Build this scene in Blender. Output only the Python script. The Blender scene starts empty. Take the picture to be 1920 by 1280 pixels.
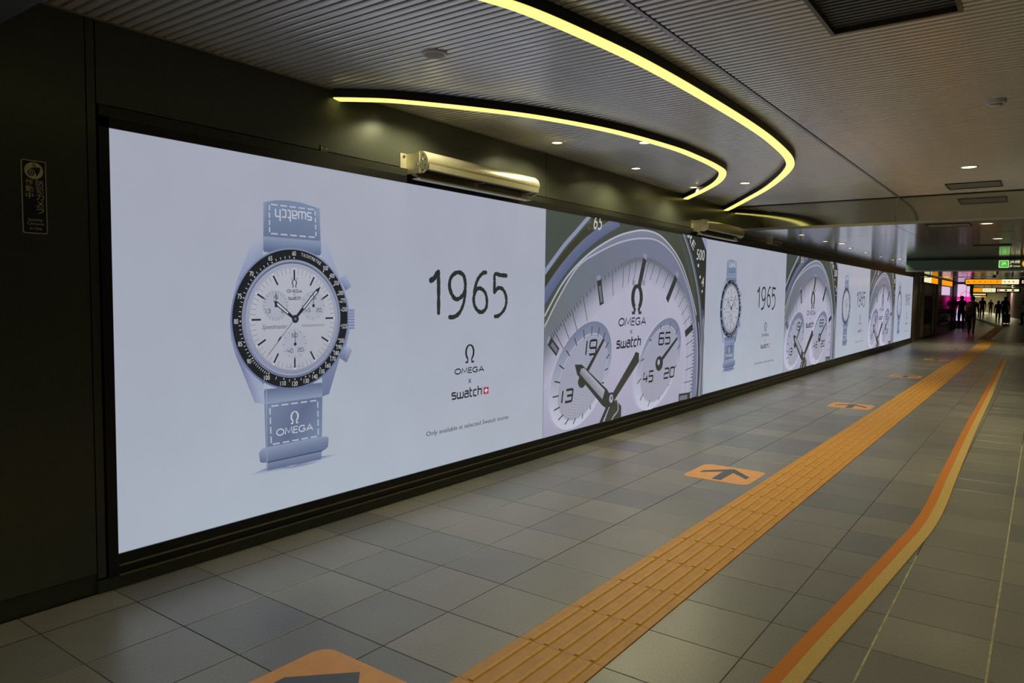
import bpy, bmesh, math, random
from mathutils import Vector, Matrix
random.seed(7)
scn = bpy.context.scene
COL = scn.collection
PI = math.pi

# ------------------------------------------------------------------ camera
def make_camera():
    yaw, pit, roll = math.radians(36.1949), math.radians(3.6963), math.radians(0.73576)
    fwd = Vector((-math.sin(yaw)*math.cos(pit), math.cos(yaw)*math.cos(pit), -math.sin(pit)))
    right = Vector((math.cos(yaw), math.sin(yaw), 0)); up = right.cross(fwd)
    r = right*math.cos(roll) + up*math.sin(roll); u = -right*math.sin(roll) + up*math.cos(roll)
    cd = bpy.data.cameras.new('camera'); cd.sensor_width = 36; cd.lens = 1359.43/1920*36
    cd.clip_start = .05; cd.clip_end = 400
    co = bpy.data.objects.new('camera', cd); COL.objects.link(co)
    m = Matrix((r, u, -fwd)).transposed().to_4x4(); m.translation = (3.53626, -2.41724, 1.43574)
    co.matrix_world = m; scn.camera = co
make_camera()

# ------------------------------------------------------------------ world, exposure
w = bpy.data.worlds.new('station_ambient'); scn.world = w; w.use_nodes = True
bg = w.node_tree.nodes['Background']; bg.inputs[0].default_value = (.95, 1.0, .93, 1); bg.inputs[1].default_value = .25
vs = scn.view_settings; vs.view_transform = 'Standard'; vs.look = 'None'; vs.gamma = 1; vs.exposure = 0
vs.use_curve_mapping = False
SPOT_E = 36.0            # near-wall downlights
ROOM_E = 54.0            # downlights of the hall
WARM = (1.0, .92, .54)

# ------------------------------------------------------------------ helpers
def lin(r, g, b):
    f = lambda c: (c/255/12.92) if c/255 <= .04045 else ((c/255+.055)/1.055)**2.4
    return (f(r), f(g), f(b), 1)

def mat(name, rgb, rough=.5, metal=0., var=.12, scale=30., bump=0., emit=0., coat=0., spec=.5, ecol=None):
    m = bpy.data.materials.new(name); m.use_nodes = True
    nt = m.node_tree; b = nt.nodes['Principled BSDF']
    c = lin(*rgb)
    tc = nt.nodes.new('ShaderNodeTexCoord'); nz = nt.nodes.new('ShaderNodeTexNoise')
    nz.inputs['Scale'].default_value = scale; nz.inputs['Detail'].default_value = 4
    nt.links.new(tc.outputs['Object'], nz.inputs['Vector'])
    cr = nt.nodes.new('ShaderNodeValToRGB')
    cr.color_ramp.elements[0].position = .3; cr.color_ramp.elements[1].position = .7
    cr.color_ramp.elements[0].color = (*[x*(1-var) for x in c[:3]], 1)
    cr.color_ramp.elements[1].color = (*[min(1, x*(1+var)) for x in c[:3]], 1)
    nt.links.new(nz.outputs['Fac'], cr.inputs['Fac']); nt.links.new(cr.outputs['Color'], b.inputs['Base Color'])
    b.inputs['Roughness'].default_value = rough; b.inputs['Metallic'].default_value = metal
    b.inputs['Specular IOR Level'].default_value = spec; b.inputs['Coat Weight'].default_value = coat
    if bump:
        bp = nt.nodes.new('ShaderNodeBump'); bp.inputs['Strength'].default_value = bump; bp.inputs['Distance'].default_value = .002
        nt.links.new(nz.outputs['Fac'], bp.inputs['Height']); nt.links.new(bp.outputs['Normal'], b.inputs['Normal'])
    if emit:
        b.inputs['Emission Strength'].default_value = emit
        if ecol: b.inputs['Emission Color'].default_value = (*ecol, 1)
        else: nt.links.new(cr.outputs['Color'], b.inputs['Emission Color'])
    return m

class MB:
    """collects faces; build() links them as ONE mesh object"""
    def __init__(s): s.v = []; s.f = []; s.mi = []; s.c = []
    def add(s, vs_, fs_, mi=0):
        o = len(s.v); s.v += [tuple(v) for v in vs_]
        for f in fs_: s.f.append([o+i for i in f]); s.mi.append(mi)
        return s
    def box(s, x0, y0, z0, x1, y1, z1, mi=0):
        return s.add([(x0,y0,z0),(x1,y0,z0),(x1,y1,z0),(x0,y1,z0),(x0,y0,z1),(x1,y0,z1),(x1,y1,z1),(x0,y1,z1)],
                     [(0,3,2,1),(4,5,6,7),(0,1,5,4),(1,2,6,5),(2,3,7,6),(3,0,4,7)], mi)
    def prism(s, pts, axis, a, b, mi=0):
        """extrude a 2D polygon along an axis (0 x, 1 y, 2 z); 2D coords fill the two other axes in order"""
        def P(p, t):
            q = list(p); q.insert(axis, t); return tuple(q)
        n = len(pts); V = [P(p, a) for p in pts]+[P(p, b) for p in pts]
        F = [tuple(range(n-1, -1, -1)), tuple(range(n, 2*n))]+[(i, (i+1) % n, n+(i+1) % n, n+i) for i in range(n)]
        return s.add(V, F, mi)
    def cyl(s, c, r0, r1, z0, z1, n=24, mi=0, cap=True):
        V = []; F = []
        for r, z in ((r0, z0), (r1, z1)):
            V += [(c[0]+r*math.cos(2*PI*i/n), c[1]+r*math.sin(2*PI*i/n), z) for i in range(n)]
        F = [(i, (i+1) % n, n+(i+1) % n, n+i) for i in range(n)]
        if cap: F += [tuple(range(n-1, -1, -1)), tuple(range(n, 2*n))]
        return s.add(V, F, mi)
    def lathe(s, c, prof, n=28, mi=0):
        V = []; F = []; k = len(prof)
        for r, z in prof: V += [(c[0]+r*math.cos(2*PI*i/n), c[1]+r*math.sin(2*PI*i/n), c[2]+z) for i in range(n)]
        for j in range(k-1): F += [(j*n+i, j*n+(i+1) % n, (j+1)*n+(i+1) % n, (j+1)*n+i) for i in range(n)]
        if prof[0][0] > 1e-6: F.append(tuple(range(n-1, -1, -1)))
        if prof[-1][0] > 1e-6: F.append(tuple(range((k-1)*n, k*n)))
        return s.add(V, F, mi)
    def mesh(s, name, mats, smooth=False):
        me = bpy.data.meshes.new(name); me.from_pydata(s.v, [], s.f)
        for m in (mats if isinstance(mats, (list, tuple)) else [mats]): me.materials.append(m)
        if any(s.mi): me.polygons.foreach_set('material_index', s.mi)
        bm = bmesh.new(); bm.from_mesh(me); bmesh.ops.recalc_face_normals(bm, faces=bm.faces); bm.to_mesh(me); bm.free()
        if smooth:
            me.polygons.foreach_set('use_smooth', [True]*len(me.polygons))
            me.set_sharp_from_angle(angle=math.radians(40))
        me.update(); return me
    def build(s, name, mats, parent=None, smooth=False, loc=None):
        return link(name, s.mesh(name, mats, smooth), parent, loc)

def link(name, me, parent=None, loc=None):
    o = bpy.data.objects.new(name, me); COL.objects.link(o)
    if parent: o.parent = parent
    if loc: o.location = loc
    return o
def tag(o, label=None, cat=None, group=None, kind=None):
    for k, v in (('label', label), ('category', cat), ('group', group), ('kind', kind)):
        if v: o[k] = v
    return o
def thing(name, label, cat, loc=(0, 0, 0), group=None, kind=None):
    o = bpy.data.objects.new(name, None); COL.objects.link(o); o.location = loc; o.empty_display_size = .1
    return tag(o, label, cat, group, kind)
def copy_tree(o, parent=None):
    c = o.copy(); COL.objects.link(c); c.parent = parent
    for ch in list(o.children): copy_tree(ch, c)
    return c
def catmull(pts, n=8, closed=False):
    out = []; N = len(pts); R = range(N) if closed else range(N-1)
    for i in R:
        g = (lambda k: pts[k % N]) if closed else (lambda k: pts[max(0, min(N-1, k))])
        p0, p1, p2, p3 = g(i-1), g(i), g(i+1), g(i+2)
        for j in range(n):
            t = j/n
            out.append(tuple(.5*((2*b)+(-a+c)*t+(2*a-5*b+4*c-d)*t*t+(-a+3*b-3*c+d)*t**3) for a, b, c, d in zip(p0, p1, p2, p3)))
    if not closed: out.append(tuple(pts[-1]))
    return out
def offs(path, d):
    """offset an open 2D path to its left by d"""
    o = []
    for i, p in enumerate(path):
        a = path[max(0, i-1)]; b = path[min(len(path)-1, i+1)]
        dx, dy = b[0]-a[0], b[1]-a[1]; L = math.hypot(dx, dy) or 1
        o.append((p[0]-dy/L*d, p[1]+dx/L*d))
    return o
def ribbon(mb, path, d0, d1, z0, z1, mi=0):
    A = offs(path, d0); B = offs(path, d1); n = len(path)
    V = [(*a, z1) for a in A]+[(*b, z1) for b in B]+[(*a, z0) for a in A]+[(*b, z0) for b in B]
    F = []
    for i in range(n-1):
        F += [(i, i+1, n+i+1, n+i), (2*n+i, 3*n+i, 3*n+i+1, 2*n+i+1), (i, 2*n+i, 2*n+i+1, i+1), (n+i, n+i+1, 3*n+i+1, 3*n+i)]
    F += [(0, n, 3*n, 2*n), (n-1, 3*n-1, 4*n-1, 2*n-1)]
    mb.add(V, F, mi); return mb
_tc = {}
def text_polys(s, size=1., ax='CENTER', shear=0., spacing=1.):
    """flat outlines of a text in the built-in font: list of 2D polygons, centred vertically on the cap height"""
    key = (s, ax, shear, spacing)
    if key not in _tc:
        cu = bpy.data.curves.new('t', 'FONT'); cu.body = s; cu.size = 1; cu.align_x = ax; cu.shear = shear
        cu.space_character = spacing; cu.resolution_u = 3; cu.fill_mode = 'FRONT'
        o = bpy.data.objects.new('t', cu); COL.objects.link(o)
        dg = bpy.context.evaluated_depsgraph_get(); me = bpy.data.meshes.new_from_object(o.evaluated_get(dg))
        P = [[(me.vertices[i].co.x, me.vertices[i].co.y) for i in p.vertices] for p in me.polygons]
        bpy.data.objects.remove(o); bpy.data.curves.remove(cu); bpy.data.meshes.remove(me); _tc[key] = P
    return [[(x*size, y*size) for x, y in p] for p in _tc[key]]
def text_box(s, u0, v0, u1, v1, shear=0., spacing=1., rot=0., flip=False):
    """a text fitted into the box (u0,v0)-(u1,v1)"""
    P = text_polys(s, 1, 'LEFT', shear, spacing)
    xs = [q[0] for p in P for q in p]; ys = [q[1] for p in P for q in p]
    if not xs: return []
    a, b, c, d = min(xs), max(xs), min(ys), max(ys)
    out = []
    for p in P:
        r = []
        for x, y in p:
            fx, fy = (x-a)/(b-a or 1), (y-c)/(d-c or 1)
            if flip: fx, fy = 1-fx, 1-fy
            r.append((u0+fx*(u1-u0), v0+fy*(v1-v0)))
        out.append(r)
    return out
def text_mesh(mb, s, box, x, mi=0, **k):
    """lettering lying in the plane of a wall facing +X, at depth x; u runs along +Y"""
    for p in text_box(s, *box, **k): mb.add([(x, u, v) for u, v in p], [tuple(range(len(p)))], mi)
def text_mesh_y(mb, s, box, y, mi=0, **k):
    """lettering in a plane facing -Y; u runs along +X"""
    for p in text_box(s, *box, **k): mb.add([(u, y, v) for u, v in p], [tuple(range(len(p)))], mi)

# ------------------------------------------------------------------ materials
M = {}
M['wall'] = mat('dark_bronze_panel', (70, 73, 64), .30, .35, .06, 60, .03)
M['wall_back'] = mat('wall_cavity', (16, 17, 15), .8)
M['base'] = mat('dark_baseboard', (54, 57, 48), .4, .3, .1, 20)
M['frame'] = mat('black_frame', (22, 23, 26), .35, .3, .1, 40)
M['frame_lip'] = mat('dark_bronze_lip', (128, 124, 98), .3, .7, .1, 40)
M['slat'] = mat('satin_aluminium_slat', (228, 228, 226), .26, .5, .05, 8)
M['slat_back'] = mat('ceiling_void', (14, 14, 18), .9)
M['lowceil'] = mat('polished_ceiling_panel', (186, 184, 172), .13, .75, .04, 6)
M['riser'] = mat('polished_riser_panel', (178, 176, 158), .05, .95, .03, 6)
M['trim'] = mat('aluminium_trim', (165, 164, 168), .35, .6, .04, 20)
M['beam'] = mat('painted_beam', (84, 92, 98), .5)
M['hatch'] = mat('hatch_panel', (128, 126, 114), .3, .5, .04, 8)
M['fascia'] = mat('dark_light_fascia', (20, 22, 18), .45, .2)
M['glow'] = mat('yellow_light_diffuser', (255, 248, 170), .5, 0, .02, 5, 0, 1.0, ecol=(1.15, 1.02, .27))
M['lens'] = mat('downlight_lens', (255, 236, 190), .4, 0, .02, 5, 0, 1.0, ecol=(5.0, 3.9, 2.0))
M['white'] = mat('white_plastic', (205, 204, 196), .45, 0, .05, 30)
M['grille'] = mat('speaker_mesh', (150, 140, 138), .6, 0, .15, 900)
M['black'] = mat('black_plastic', (14, 14, 15), .5)
M['steel'] = mat('brushed_stainless', (224, 216, 190), .32, .8, .05, 25)
M['steel2'] = mat('stainless_cladding', (140, 128, 104), .25, .8, .12, 4)
M['steeld'] = mat('bronze_cladding', (84, 76, 62), .3, .7, .1, 5)
M['glass'] = mat('dark_glass', (16, 18, 17), .08, 0, .1, 10, spec=.8)
M['navy'] = mat('navy_sign_plate', (16, 22, 40), .4, 0, .05, 40)
M['cream'] = mat('cream_print', (205, 195, 150), .5, 0, .04, 40)
M['yellow'] = mat('tactile_yellow', (212, 150, 66), .5, 0, .10, 14, .1)
M['rib'] = mat('tactile_rib_yellow', (222, 160, 58), .5, 0, .08, 40, .05)
M['orange'] = mat('orange_vinyl', (240, 168, 78), .35, 0, .08, 12, .05)
M['arrow'] = mat('slate_arrow_print', (78, 86, 104), .45, 0, .08, 20)
M['matO'] = mat('orange_mat', (206, 122, 42), .8, 0, .12, 300, .6)
M['matC'] = mat('cream_mat', (206, 170, 100), .8, 0, .2, 260, .7)
M['skin'] = mat('skin', (196, 150, 120), .6)
M['hair'] = mat('black_hair', (16, 14, 13), .6, 0, .2, 200)
M['shoe'] = mat('black_shoe', (18, 17, 17), .5)

def tile_material():
    m = bpy.data.materials.new('grey_stone_tile'); m.use_nodes = True; nt = m.node_tree; L = nt.links.new
    b = nt.nodes['Principled BSDF']
    g = nt.nodes.new('ShaderNodeNewGeometry'); sep = nt.nodes.new('ShaderNodeSeparateXYZ'); L(g.outputs['Position'], sep.inputs[0])
    def cell(sock, off, size):
        a = nt.nodes.new('ShaderNodeMath'); a.operation = 'SUBTRACT'; a.inputs[1].default_value = off; L(sock, a.inputs[0])
        d = nt.nodes.new('ShaderNodeMath'); d.operation = 'DIVIDE'; d.inputs[1].default_value = size; L(a.outputs[0], d.inputs[0])
        f = nt.nodes.new('ShaderNodeMath'); f.operation = 'FLOOR'; L(d.outputs[0], f.inputs[0]); return f.outputs[0]
    cx = cell(sep.outputs['X'], -.172, .4); cy = cell(sep.outputs['Y'], 0., .4); cx2 = cell(sep.outputs['X'], .628, 1.2)
    def wn(a, c):
        cmb = nt.nodes.new('ShaderNodeCombineXYZ'); L(a, cmb.inputs[0]); L(c, cmb.inputs[1])
        n = nt.nodes.new('ShaderNodeTexWhiteNoise'); n.noise_dimensions = '2D'; L(cmb.outputs[0], n.inputs['Vector']); return n.outputs['Value']
    mx = nt.nodes.new('ShaderNodeMath'); mx.operation = 'MULTIPLY_ADD'; mx.inputs[1].default_value = .5
    hf = nt.nodes.new('ShaderNodeMath'); hf.operation = 'MULTIPLY'; hf.inputs[1].default_value = .5
    L(wn(cx2, cy), hf.inputs[0]); L(wn(cx, cy), mx.inputs[0]); L(hf.outputs[0], mx.inputs[2])
    cr = nt.nodes.new('ShaderNodeValToRGB'); e = cr.color_ramp.elements
    e[0].position = .15; e[0].color = lin(112, 112, 113); e[1].position = .9; e[1].color = lin(142, 137, 128)
    k = cr.color_ramp.elements.new(.5); k.color = lin(127, 124, 118)
    L(mx.outputs[0], cr.inputs['Fac'])
    nz = nt.nodes.new('ShaderNodeTexNoise'); nz.inputs['Scale'].default_value = 120; nz.inputs['Detail'].default_value = 5
    L(g.outputs['Position'], nz.inputs['Vector'])
    n2 = nt.nodes.new('ShaderNodeTexNoise'); n2.inputs['Scale'].default_value = 2.2; n2.inputs['Detail'].default_value = 4
    L(g.outputs['Position'], n2.inputs['Vector'])
    mr = nt.nodes.new('ShaderNodeMapRange'); mr.inputs['From Min'].default_value = .25; mr.inputs['From Max'].default_value = .75
    mr.inputs['To Min'].default_value = .74; mr.inputs['To Max'].default_value = 1.22; L(nz.outputs['Fac'], mr.inputs['Value'])
    mr2 = nt.nodes.new('ShaderNodeMapRange'); mr2.inputs['From Min'].default_value = .3; mr2.inputs['From Max'].default_value = .7
    mr2.inputs['To Min'].default_value = .90; mr2.inputs['To Max'].default_value = 1.08; L(n2.outputs['Fac'], mr2.inputs['Value'])
    mm = nt.nodes.new('ShaderNodeMath'); mm.operation = 'MULTIPLY'; L(mr.outputs[0], mm.inputs[0]); L(mr2.outputs[0], mm.inputs[1])
    vm = nt.nodes.new('ShaderNodeVectorMath'); vm.operation = 'SCALE'; L(cr.outputs['Color'], vm.inputs[0]); L(mm.outputs[0], vm.inputs['Scale'])
    L(vm.outputs[0], b.inputs['Base Color'])
    b.inputs['Roughness'].default_value = .34; b.inputs['Specular IOR Level'].default_value = .8; b.inputs['Coat Weight'].default_value = .25; b.inputs['Coat Roughness'].default_value = .30
    bp = nt.nodes.new('ShaderNodeBump'); bp.inputs['Strength'].default_value = .12; bp.inputs['Distance'].default_value = .001
    L(nz.outputs['Fac'], bp.inputs['Height']); L(bp.outputs['Normal'], b.inputs['Normal'])
    return m
M['tile'] = tile_material()
M['joint'] = mat('pale_grout', (176, 168, 134), .8, 0, .3, 12)
M['grout'] = mat('tile_grout', (58, 54, 44), .8, 0, .2, 60)

def picture_material():
    """LED screen surface: it shows the colours stored on the picture's outlines"""
    m = bpy.data.materials.new('led_screen_picture'); m.use_nodes = True; nt = m.node_tree; b = nt.nodes['Principled BSDF']
    at = nt.nodes.new('ShaderNodeAttribute'); at.attribute_name = 'Col'
    tc = nt.nodes.new('ShaderNodeTexCoord'); nz = nt.nodes.new('ShaderNodeTexNoise'); nz.inputs['Scale'].default_value = 2.5
    nt.links.new(tc.outputs['Object'], nz.inputs['Vector'])
    mr = nt.nodes.new('ShaderNodeMapRange'); mr.inputs['To Min'].default_value = .70; mr.inputs['To Max'].default_value = .77
    nt.links.new(nz.outputs['Fac'], mr.inputs['Value'])
    b.inputs['Base Color'].default_value = (.012, .012, .014, 1); b.inputs['Roughness'].default_value = .24
    nt.links.new(at.outputs['Color'], b.inputs['Emission Color']); nt.links.new(mr.outputs[0], b.inputs['Emission Strength'])
    return m
M['pic'] = picture_material()

# ================================================================== the setting
ZC, ZL = 2.66, 2.34                # slatted ceiling, lower ceiling
Y_SEAM, Y_EDGE = 7.42, 7.44         # where the ceiling steps down
XR = 7.6                            # far side of the hall, off to the right
Y_END = 116.0
TX, T0 = .628, .4                   # tile joints

# --- floor
fl = MB().box(-9, -8, -.06, XR, Y_END, -.004).build('floor', M['grout'])
tag(fl, 'grey stone tile floor of the station concourse', 'floor', kind='structure')
tm = MB(); g = .0019
tm.add([(g,g,-.006),(T0-g,g,-.006),(T0-g,T0-g,-.006),(g,T0-g,-.006),(g,g,-.001),(T0-g,g,-.001),(T0-g,T0-g,-.001),(g,T0-g,-.001),
        (g+.002,g+.002,0),(T0-g-.002,g+.002,0),(T0-g-.002,T0-g-.002,0),(g+.002,T0-g-.002,0)],
       [(0,1,5,4),(1,2,6,5),(2,3,7,6),(3,0,4,7),(4,5,9,8),(5,6,10,9),(6,7,11,10),(7,4,8,11),(8,9,10,11)])
tile_me = tm.mesh('tile', M['tile'])
IX = list(range(-1, 8)); strip_ix = 3          # x cells; cell 3 (1.828..2.228) carries the tactile strip
near, n_t = set(), 0
for iy in range(-4, 31):
    for ix in IX:
        if ix == strip_ix: continue
        o = link('tile', tile_me, fl, (TX+ix*T0, iy*T0, 0)); near.add((ix, iy)); n_t += 1
rest = MB()
for iy in range(-19, 110):
    for ix in range(-2, 17):
        if (ix, iy) in near or (ix == strip_ix and -12 <= iy < 70): continue
        x0, y0 = max(0., TX+ix*T0)+g, iy*T0+g; x1, y1 = TX+(ix+1)*T0-g, (iy+1)*T0-g
        rest.add([(x0,y0,0),(x1,y0,0),(x1,y1,0),(x0,y1,0)], [(0,1,2,3)])
for iy in range(-4, 110): pass
rest.add([(-9,44,-.001),(XR,44,-.001),(XR,Y_END,-.001),(-9,Y_END,-.001)], [(0,1,2,3)])
tag(rest.build('tile_field', M['tile'], fl), kind='stuff')

for x_, a, b in ((3.028, -1.2, 2.16), (3.428, -1.2, 6.4)):
    MB().box(x_-.004, a, -.004, x_+.004, b, .0004).build('pale_joint', M['joint'], fl)
# --- left wall
wl = MB().box(-.20, -8, 0, -.11, 24.9, 2.9).build('wall_left', M['wall_back'])
tag(wl, 'dark bronze panelled wall that carries the long screen', 'wall', kind='structure')
def wp(y0, y1, z0, z1, x=0.):
    MB().box(-.11, y0+.003, z0+.002, x, y1-.003, z1-.002).build('wall_panel', M['wall'], wl)
wp(-8, -3.8, .098, 2.9); wp(-3.8, -.868, .098, 2.9); wp(-.868, -.826, .07, 2.9)
wp(-.826, 2.885, 2.283, 2.9); wp(2.885, 7.44, 2.283, 2.9); wp(7.44, 11.1, 2.283, 2.62); wp(11.1, 18, 2.283, 2.62); wp(18, 24.9, 2.283, 2.62)
bb = MB().box(-.11, -8, 0, -.012, -.868, .094).box(-.11, -.868, 0, .006, 24.9, .062).build('baseboard_left', M['base'])
tag(bb, 'low dark baseboard under the screen and the bronze wall panels', 'baseboard', kind='structure')

# --- slatted ceiling
ce = MB().box(-.1, -1.24, 2.74, XR, Y_SEAM, 2.80).build('ceiling', M['slat_back'])
tag(ce, 'ceiling of narrow grey aluminium slats with dark gaps', 'ceiling', kind='structure')
PITCH, SW = .0508, .0345
slat_cache = {}
def slat_mesh(L):
    k = round(L, 3)
    if k not in slat_cache:
        a, h, r = SW/2, .03, .004
        pr = [(-a, h), (-a, r), (-a+r, 0), (a-r, 0), (a, r), (a, h)]
        slat_cache[k] = MB().prism(pr, 0, 0, L).mesh('slat', M['slat'])
    return slat_cache[k]
VX0, VX1, VY0, VY1 = 2.69, 3.19, .42, 1.235     # the air vent interrupts the slats
def spans(y):
    if VY0-.03 < y < VY1+.012: return [(.02, 2.052), (2.085, VX0-.012), (VX1+.012, XR)]
    return [(.02, 2.052), (2.085, XR)]
far_slats = MB(); ns = 0
y = -1.2
while y < Y_SEAM-.035:
    for a, b in spans(y):
        if y < 5.4 and ns < 298:
            link('slat', slat_mesh(b-a), ce, (a, y, ZC)); ns += 1
        else:
            q = SW/2; far_slats.prism([(y-q, ZC+.03), (y-q, ZC+.004), (y-q+.004, ZC), (y+q-.004, ZC), (y+q, ZC+.004), (y+q, ZC+.03)], 0, a, b)
    y += PITCH
tag(far_slats.build('slat_field', M['slat'], ce), kind='stuff')
tr = MB().box(.0, -1.2, ZC-.004, .018, Y_SEAM, ZC+.03).build('trim_1', M['trim'])
tag(tr, 'thin metal edge trim where slatted ceiling meets the bronze wall', 'trim', kind='structure')
tr = MB().box(2.056, -1.2, ZC-.003, 2.078, Y_SEAM, ZC+.03).build('trim_2', M['trim'])
tag(tr, 'straight aluminium trim running along the slatted ceiling', 'trim', kind='structure')
bm_ = MB().box(.0, -1.95, 2.49, XR, -1.235, 2.8).build('ceiling_beam', M['beam'])
tag(bm_, 'smooth dark beam crossing the ceiling ahead of the slats', 'beam', kind='structure')
# riser: a polished panel steps the ceiling down
def riser(x0, x1):
    n = 14; V = []; F = []
    for i in range(n+1):
        t = i/n; zz = ZC-(ZC-ZL)*t; yy = Y_EDGE-.006*t**3
        V += [(x0, yy, zz), (x1, yy, zz)]
    for i in range(n): F.append((2*i, 2*i+1, 2*i+3, 2*i+2))
    V += [(x0, Y_EDGE+.02, ZC), (x1, Y_EDGE+.02, ZC), (x0, Y_EDGE+.02, ZL), (x1, Y_EDGE+.02, ZL)]; k = 2*(n+1)
    F += [(k, k+2, k+3, k+1), (0, 1, k+1, k), (2*n, k+2, k+3, 2*n+1)]
    MB().add(V, F).build('riser_panel', M['riser'], lc, smooth=True)
tr = MB().box(.0, Y_SEAM-.022, ZC-.002, XR, Y_EDGE-.001, ZC+.06).build('trim_3', M['fascia']); tag(tr, 'dark strip where the slats meet the polished riser', 'trim', kind='structure')
cb = MB().box(-.1, -8, ZC, XR, -1.95, 2.8).build('ceiling.003', M['beam']); tag(cb, 'plain dark ceiling behind the crossing beam', 'ceiling', kind='structure')
# lower ceiling
lc = MB().box(-.1, Y_EDGE, ZL+.03, XR, 45, ZL+.1).build('ceiling.001', M['slat_back'])
tag(lc, 'lower polished ceiling that mirrors the lit screen', 'ceiling', kind='structure')
riser(.0, 2.04); riser(2.044, XR)
ys = [Y_EDGE-.012, 9.02, 13.2, 16.9, 20.6, 24.3, 28.0, 31.7, 38., 45.]
for a, b in zip(ys, ys[1:]):
    for x0, x1 in ((.0, 2.022), (2.028, 4.6), (4.608, XR)):
        MB().box(x0, a, ZL, x1, b-.012, ZL+.03).build('ceiling_panel', M['lowceil'], lc)
# right side, off to the right of the view
wr = MB().box(XR, -8, 0, XR+.15, 60, 2.9).build('wall_right', M['wall'])
tag(wr, 'plain dark panelled wall across the concourse', 'wall', kind='structure')

# ================================================================== the long LED screen
PW, PH, PZ, PY0 = 3.665, 2.014, .168, -.775
LAY = .0007
class Pic:
    """a flat picture made of coloured outlines, in metres (u right, v up) on a panel"""
    def __init__(s, w=PW, h=PH): s.v = []; s.f = []; s.c = []; s.w = w; s.h = h; s.layer = 1
    def poly(s, pts, col, clip=True):
        if isinstance(col[0], (int, float)): cols = [col]*len(pts)
        else: cols = col
        P = [(p[0], p[1], *[x for x in c[:3]]) for p, c in zip(pts, cols)]
        if clip:
            for ax, lim, sg in ((0, 0, 1), (0, s.w, -1), (1, 0, 1), (1, s.h, -1)):
                Q = []
                for i, b in enumerate(P):
                    a = P[i-1]; ia = (a[ax]-lim)*sg >= -1e-9; ib = (b[ax]-lim)*sg >= -1e-9
                    if ia != ib:
                        t = (lim-a[ax])/(b[ax]-a[ax]); Q.append(tuple(x+(y_-x)*t for x, y_ in zip(a, b)))
                    if ib: Q.append(b)
                P = Q
                if len(P) < 3: return
        o = len(s.v); s.v += [(s.layer*LAY, p[0], p[1]) for p in P]; s.c += [p[2:] for p in P]
        s.f.append(list(range(o, o+len(P))))
    def up(s, k=1): s.layer += k; return s
    def stroke(s, pts, wd, col, col2=None, closed=False):
        P = list(pts)+([pts[0]] if closed else [])
        n = len(P); W = wd if isinstance(wd, (list, tuple)) else [wd]*n
        L = []; R = []
        for i in range(n):
            if closed: a, b = P[(i-1) % (n-1)], P[(i+1) % (n-1)]
            else: a, b = P[max(0, i-1)], P[min(n-1, i+1)]
            dx, dy = b[0]-a[0], b[1]-a[1]; l = math.hypot(dx, dy) or 1; h = W[i]/2
            L.append((P[i][0]-dy/l*h, P[i][1]+dx/l*h)); R.append((P[i][0]+dy/l*h, P[i][1]-dx/l*h))
        c2 = col2 or col
        for i in range(n-1): s.poly([L[i], L[i+1], R[i+1], R[i]], [col, col, c2, c2])
    def line(s, a, b, wd, col): s.stroke([a, b], wd, col)
    def disc(s, c, r, col, n=48, ry=None, cb=None):
        pts = [(c[0]+r*math.cos(2*PI*i/n), c[1]+(ry or r)*math.sin(2*PI*i/n)) for i in range(n)]
        if cb:   # vertical blend from cb (bottom) to col (top)
            hh = ry or r
            s.poly(pts, [mixc(cb, col, (p[1]-c[1]+hh)/(2*hh)) for p in pts])
        else: s.poly(pts, col)
    def text(s, t, box, col, **k):
        for p in text_box(t, *box, **k): s.poly(p, col)
    def mesh(s, name):
        me = bpy.data.meshes.new(name); me.from_pydata(s.v, [], s.f)
        at = me.color_attributes.new('Col', 'FLOAT_COLOR', 'POINT')
        at.data.foreach_set('color', [x for c in s.c for x in (*c, 1.)])
        me.materials.append(M['pic'])
        for p in me.polygons:
            if p.normal.x < 0: p.flip()
        me.update(); return me
def mixc(a, b, t): t = max(0, min(1, t)); return tuple(x+(y_-x)*t for x, y_ in zip(a[:3], b[:3]))
rgb = lambda *a: lin(*a)[:3]
def omega(P, cx, v0, h, col, wt=1.):
    """horseshoe-shaped Greek capital letter, standing on v0"""
    r = h*.36; cy = v0+h-r*1.12; pts = []; wd = []
    for i in range(33):
        a = math.radians(-62+304*i/32)
        rr = r*(1.0 if math.sin(a) > -.2 else 1.0)
        pts.append((cx+rr*.92*math.cos(a), cy+r*1.12*math.sin(a)))
        wd.append(h*wt*(.075+.075*abs(math.cos(a))))
    b = h*.10
    P.stroke(pts, wd, col)
    for sgn in (-1, 1):
        e = pts[0] if sgn > 0 else pts[-1]
        P.stroke([e, (cx+sgn*r*.50, v0+b)], h*.10*wt, col)
        P.poly([(cx+sgn*r*.38, v0), (cx+sgn*r*1.02, v0), (cx+sgn*r*1.06, v0+h*.15), (cx+sgn*r*.95, v0+h*.10), (cx+sgn*r*.38, v0+h*.10)], col)
INK = rgb(38, 42, 50)
_oc = lambda cx, cy, rx, ry, a0, a1, n=16: [(cx+rx*math.cos(math.radians(a0+(a1-a0)*i/n)), cy+ry*math.sin(math.radians(a0+(a1-a0)*i/n))) for i in range(n+1)]
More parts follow.
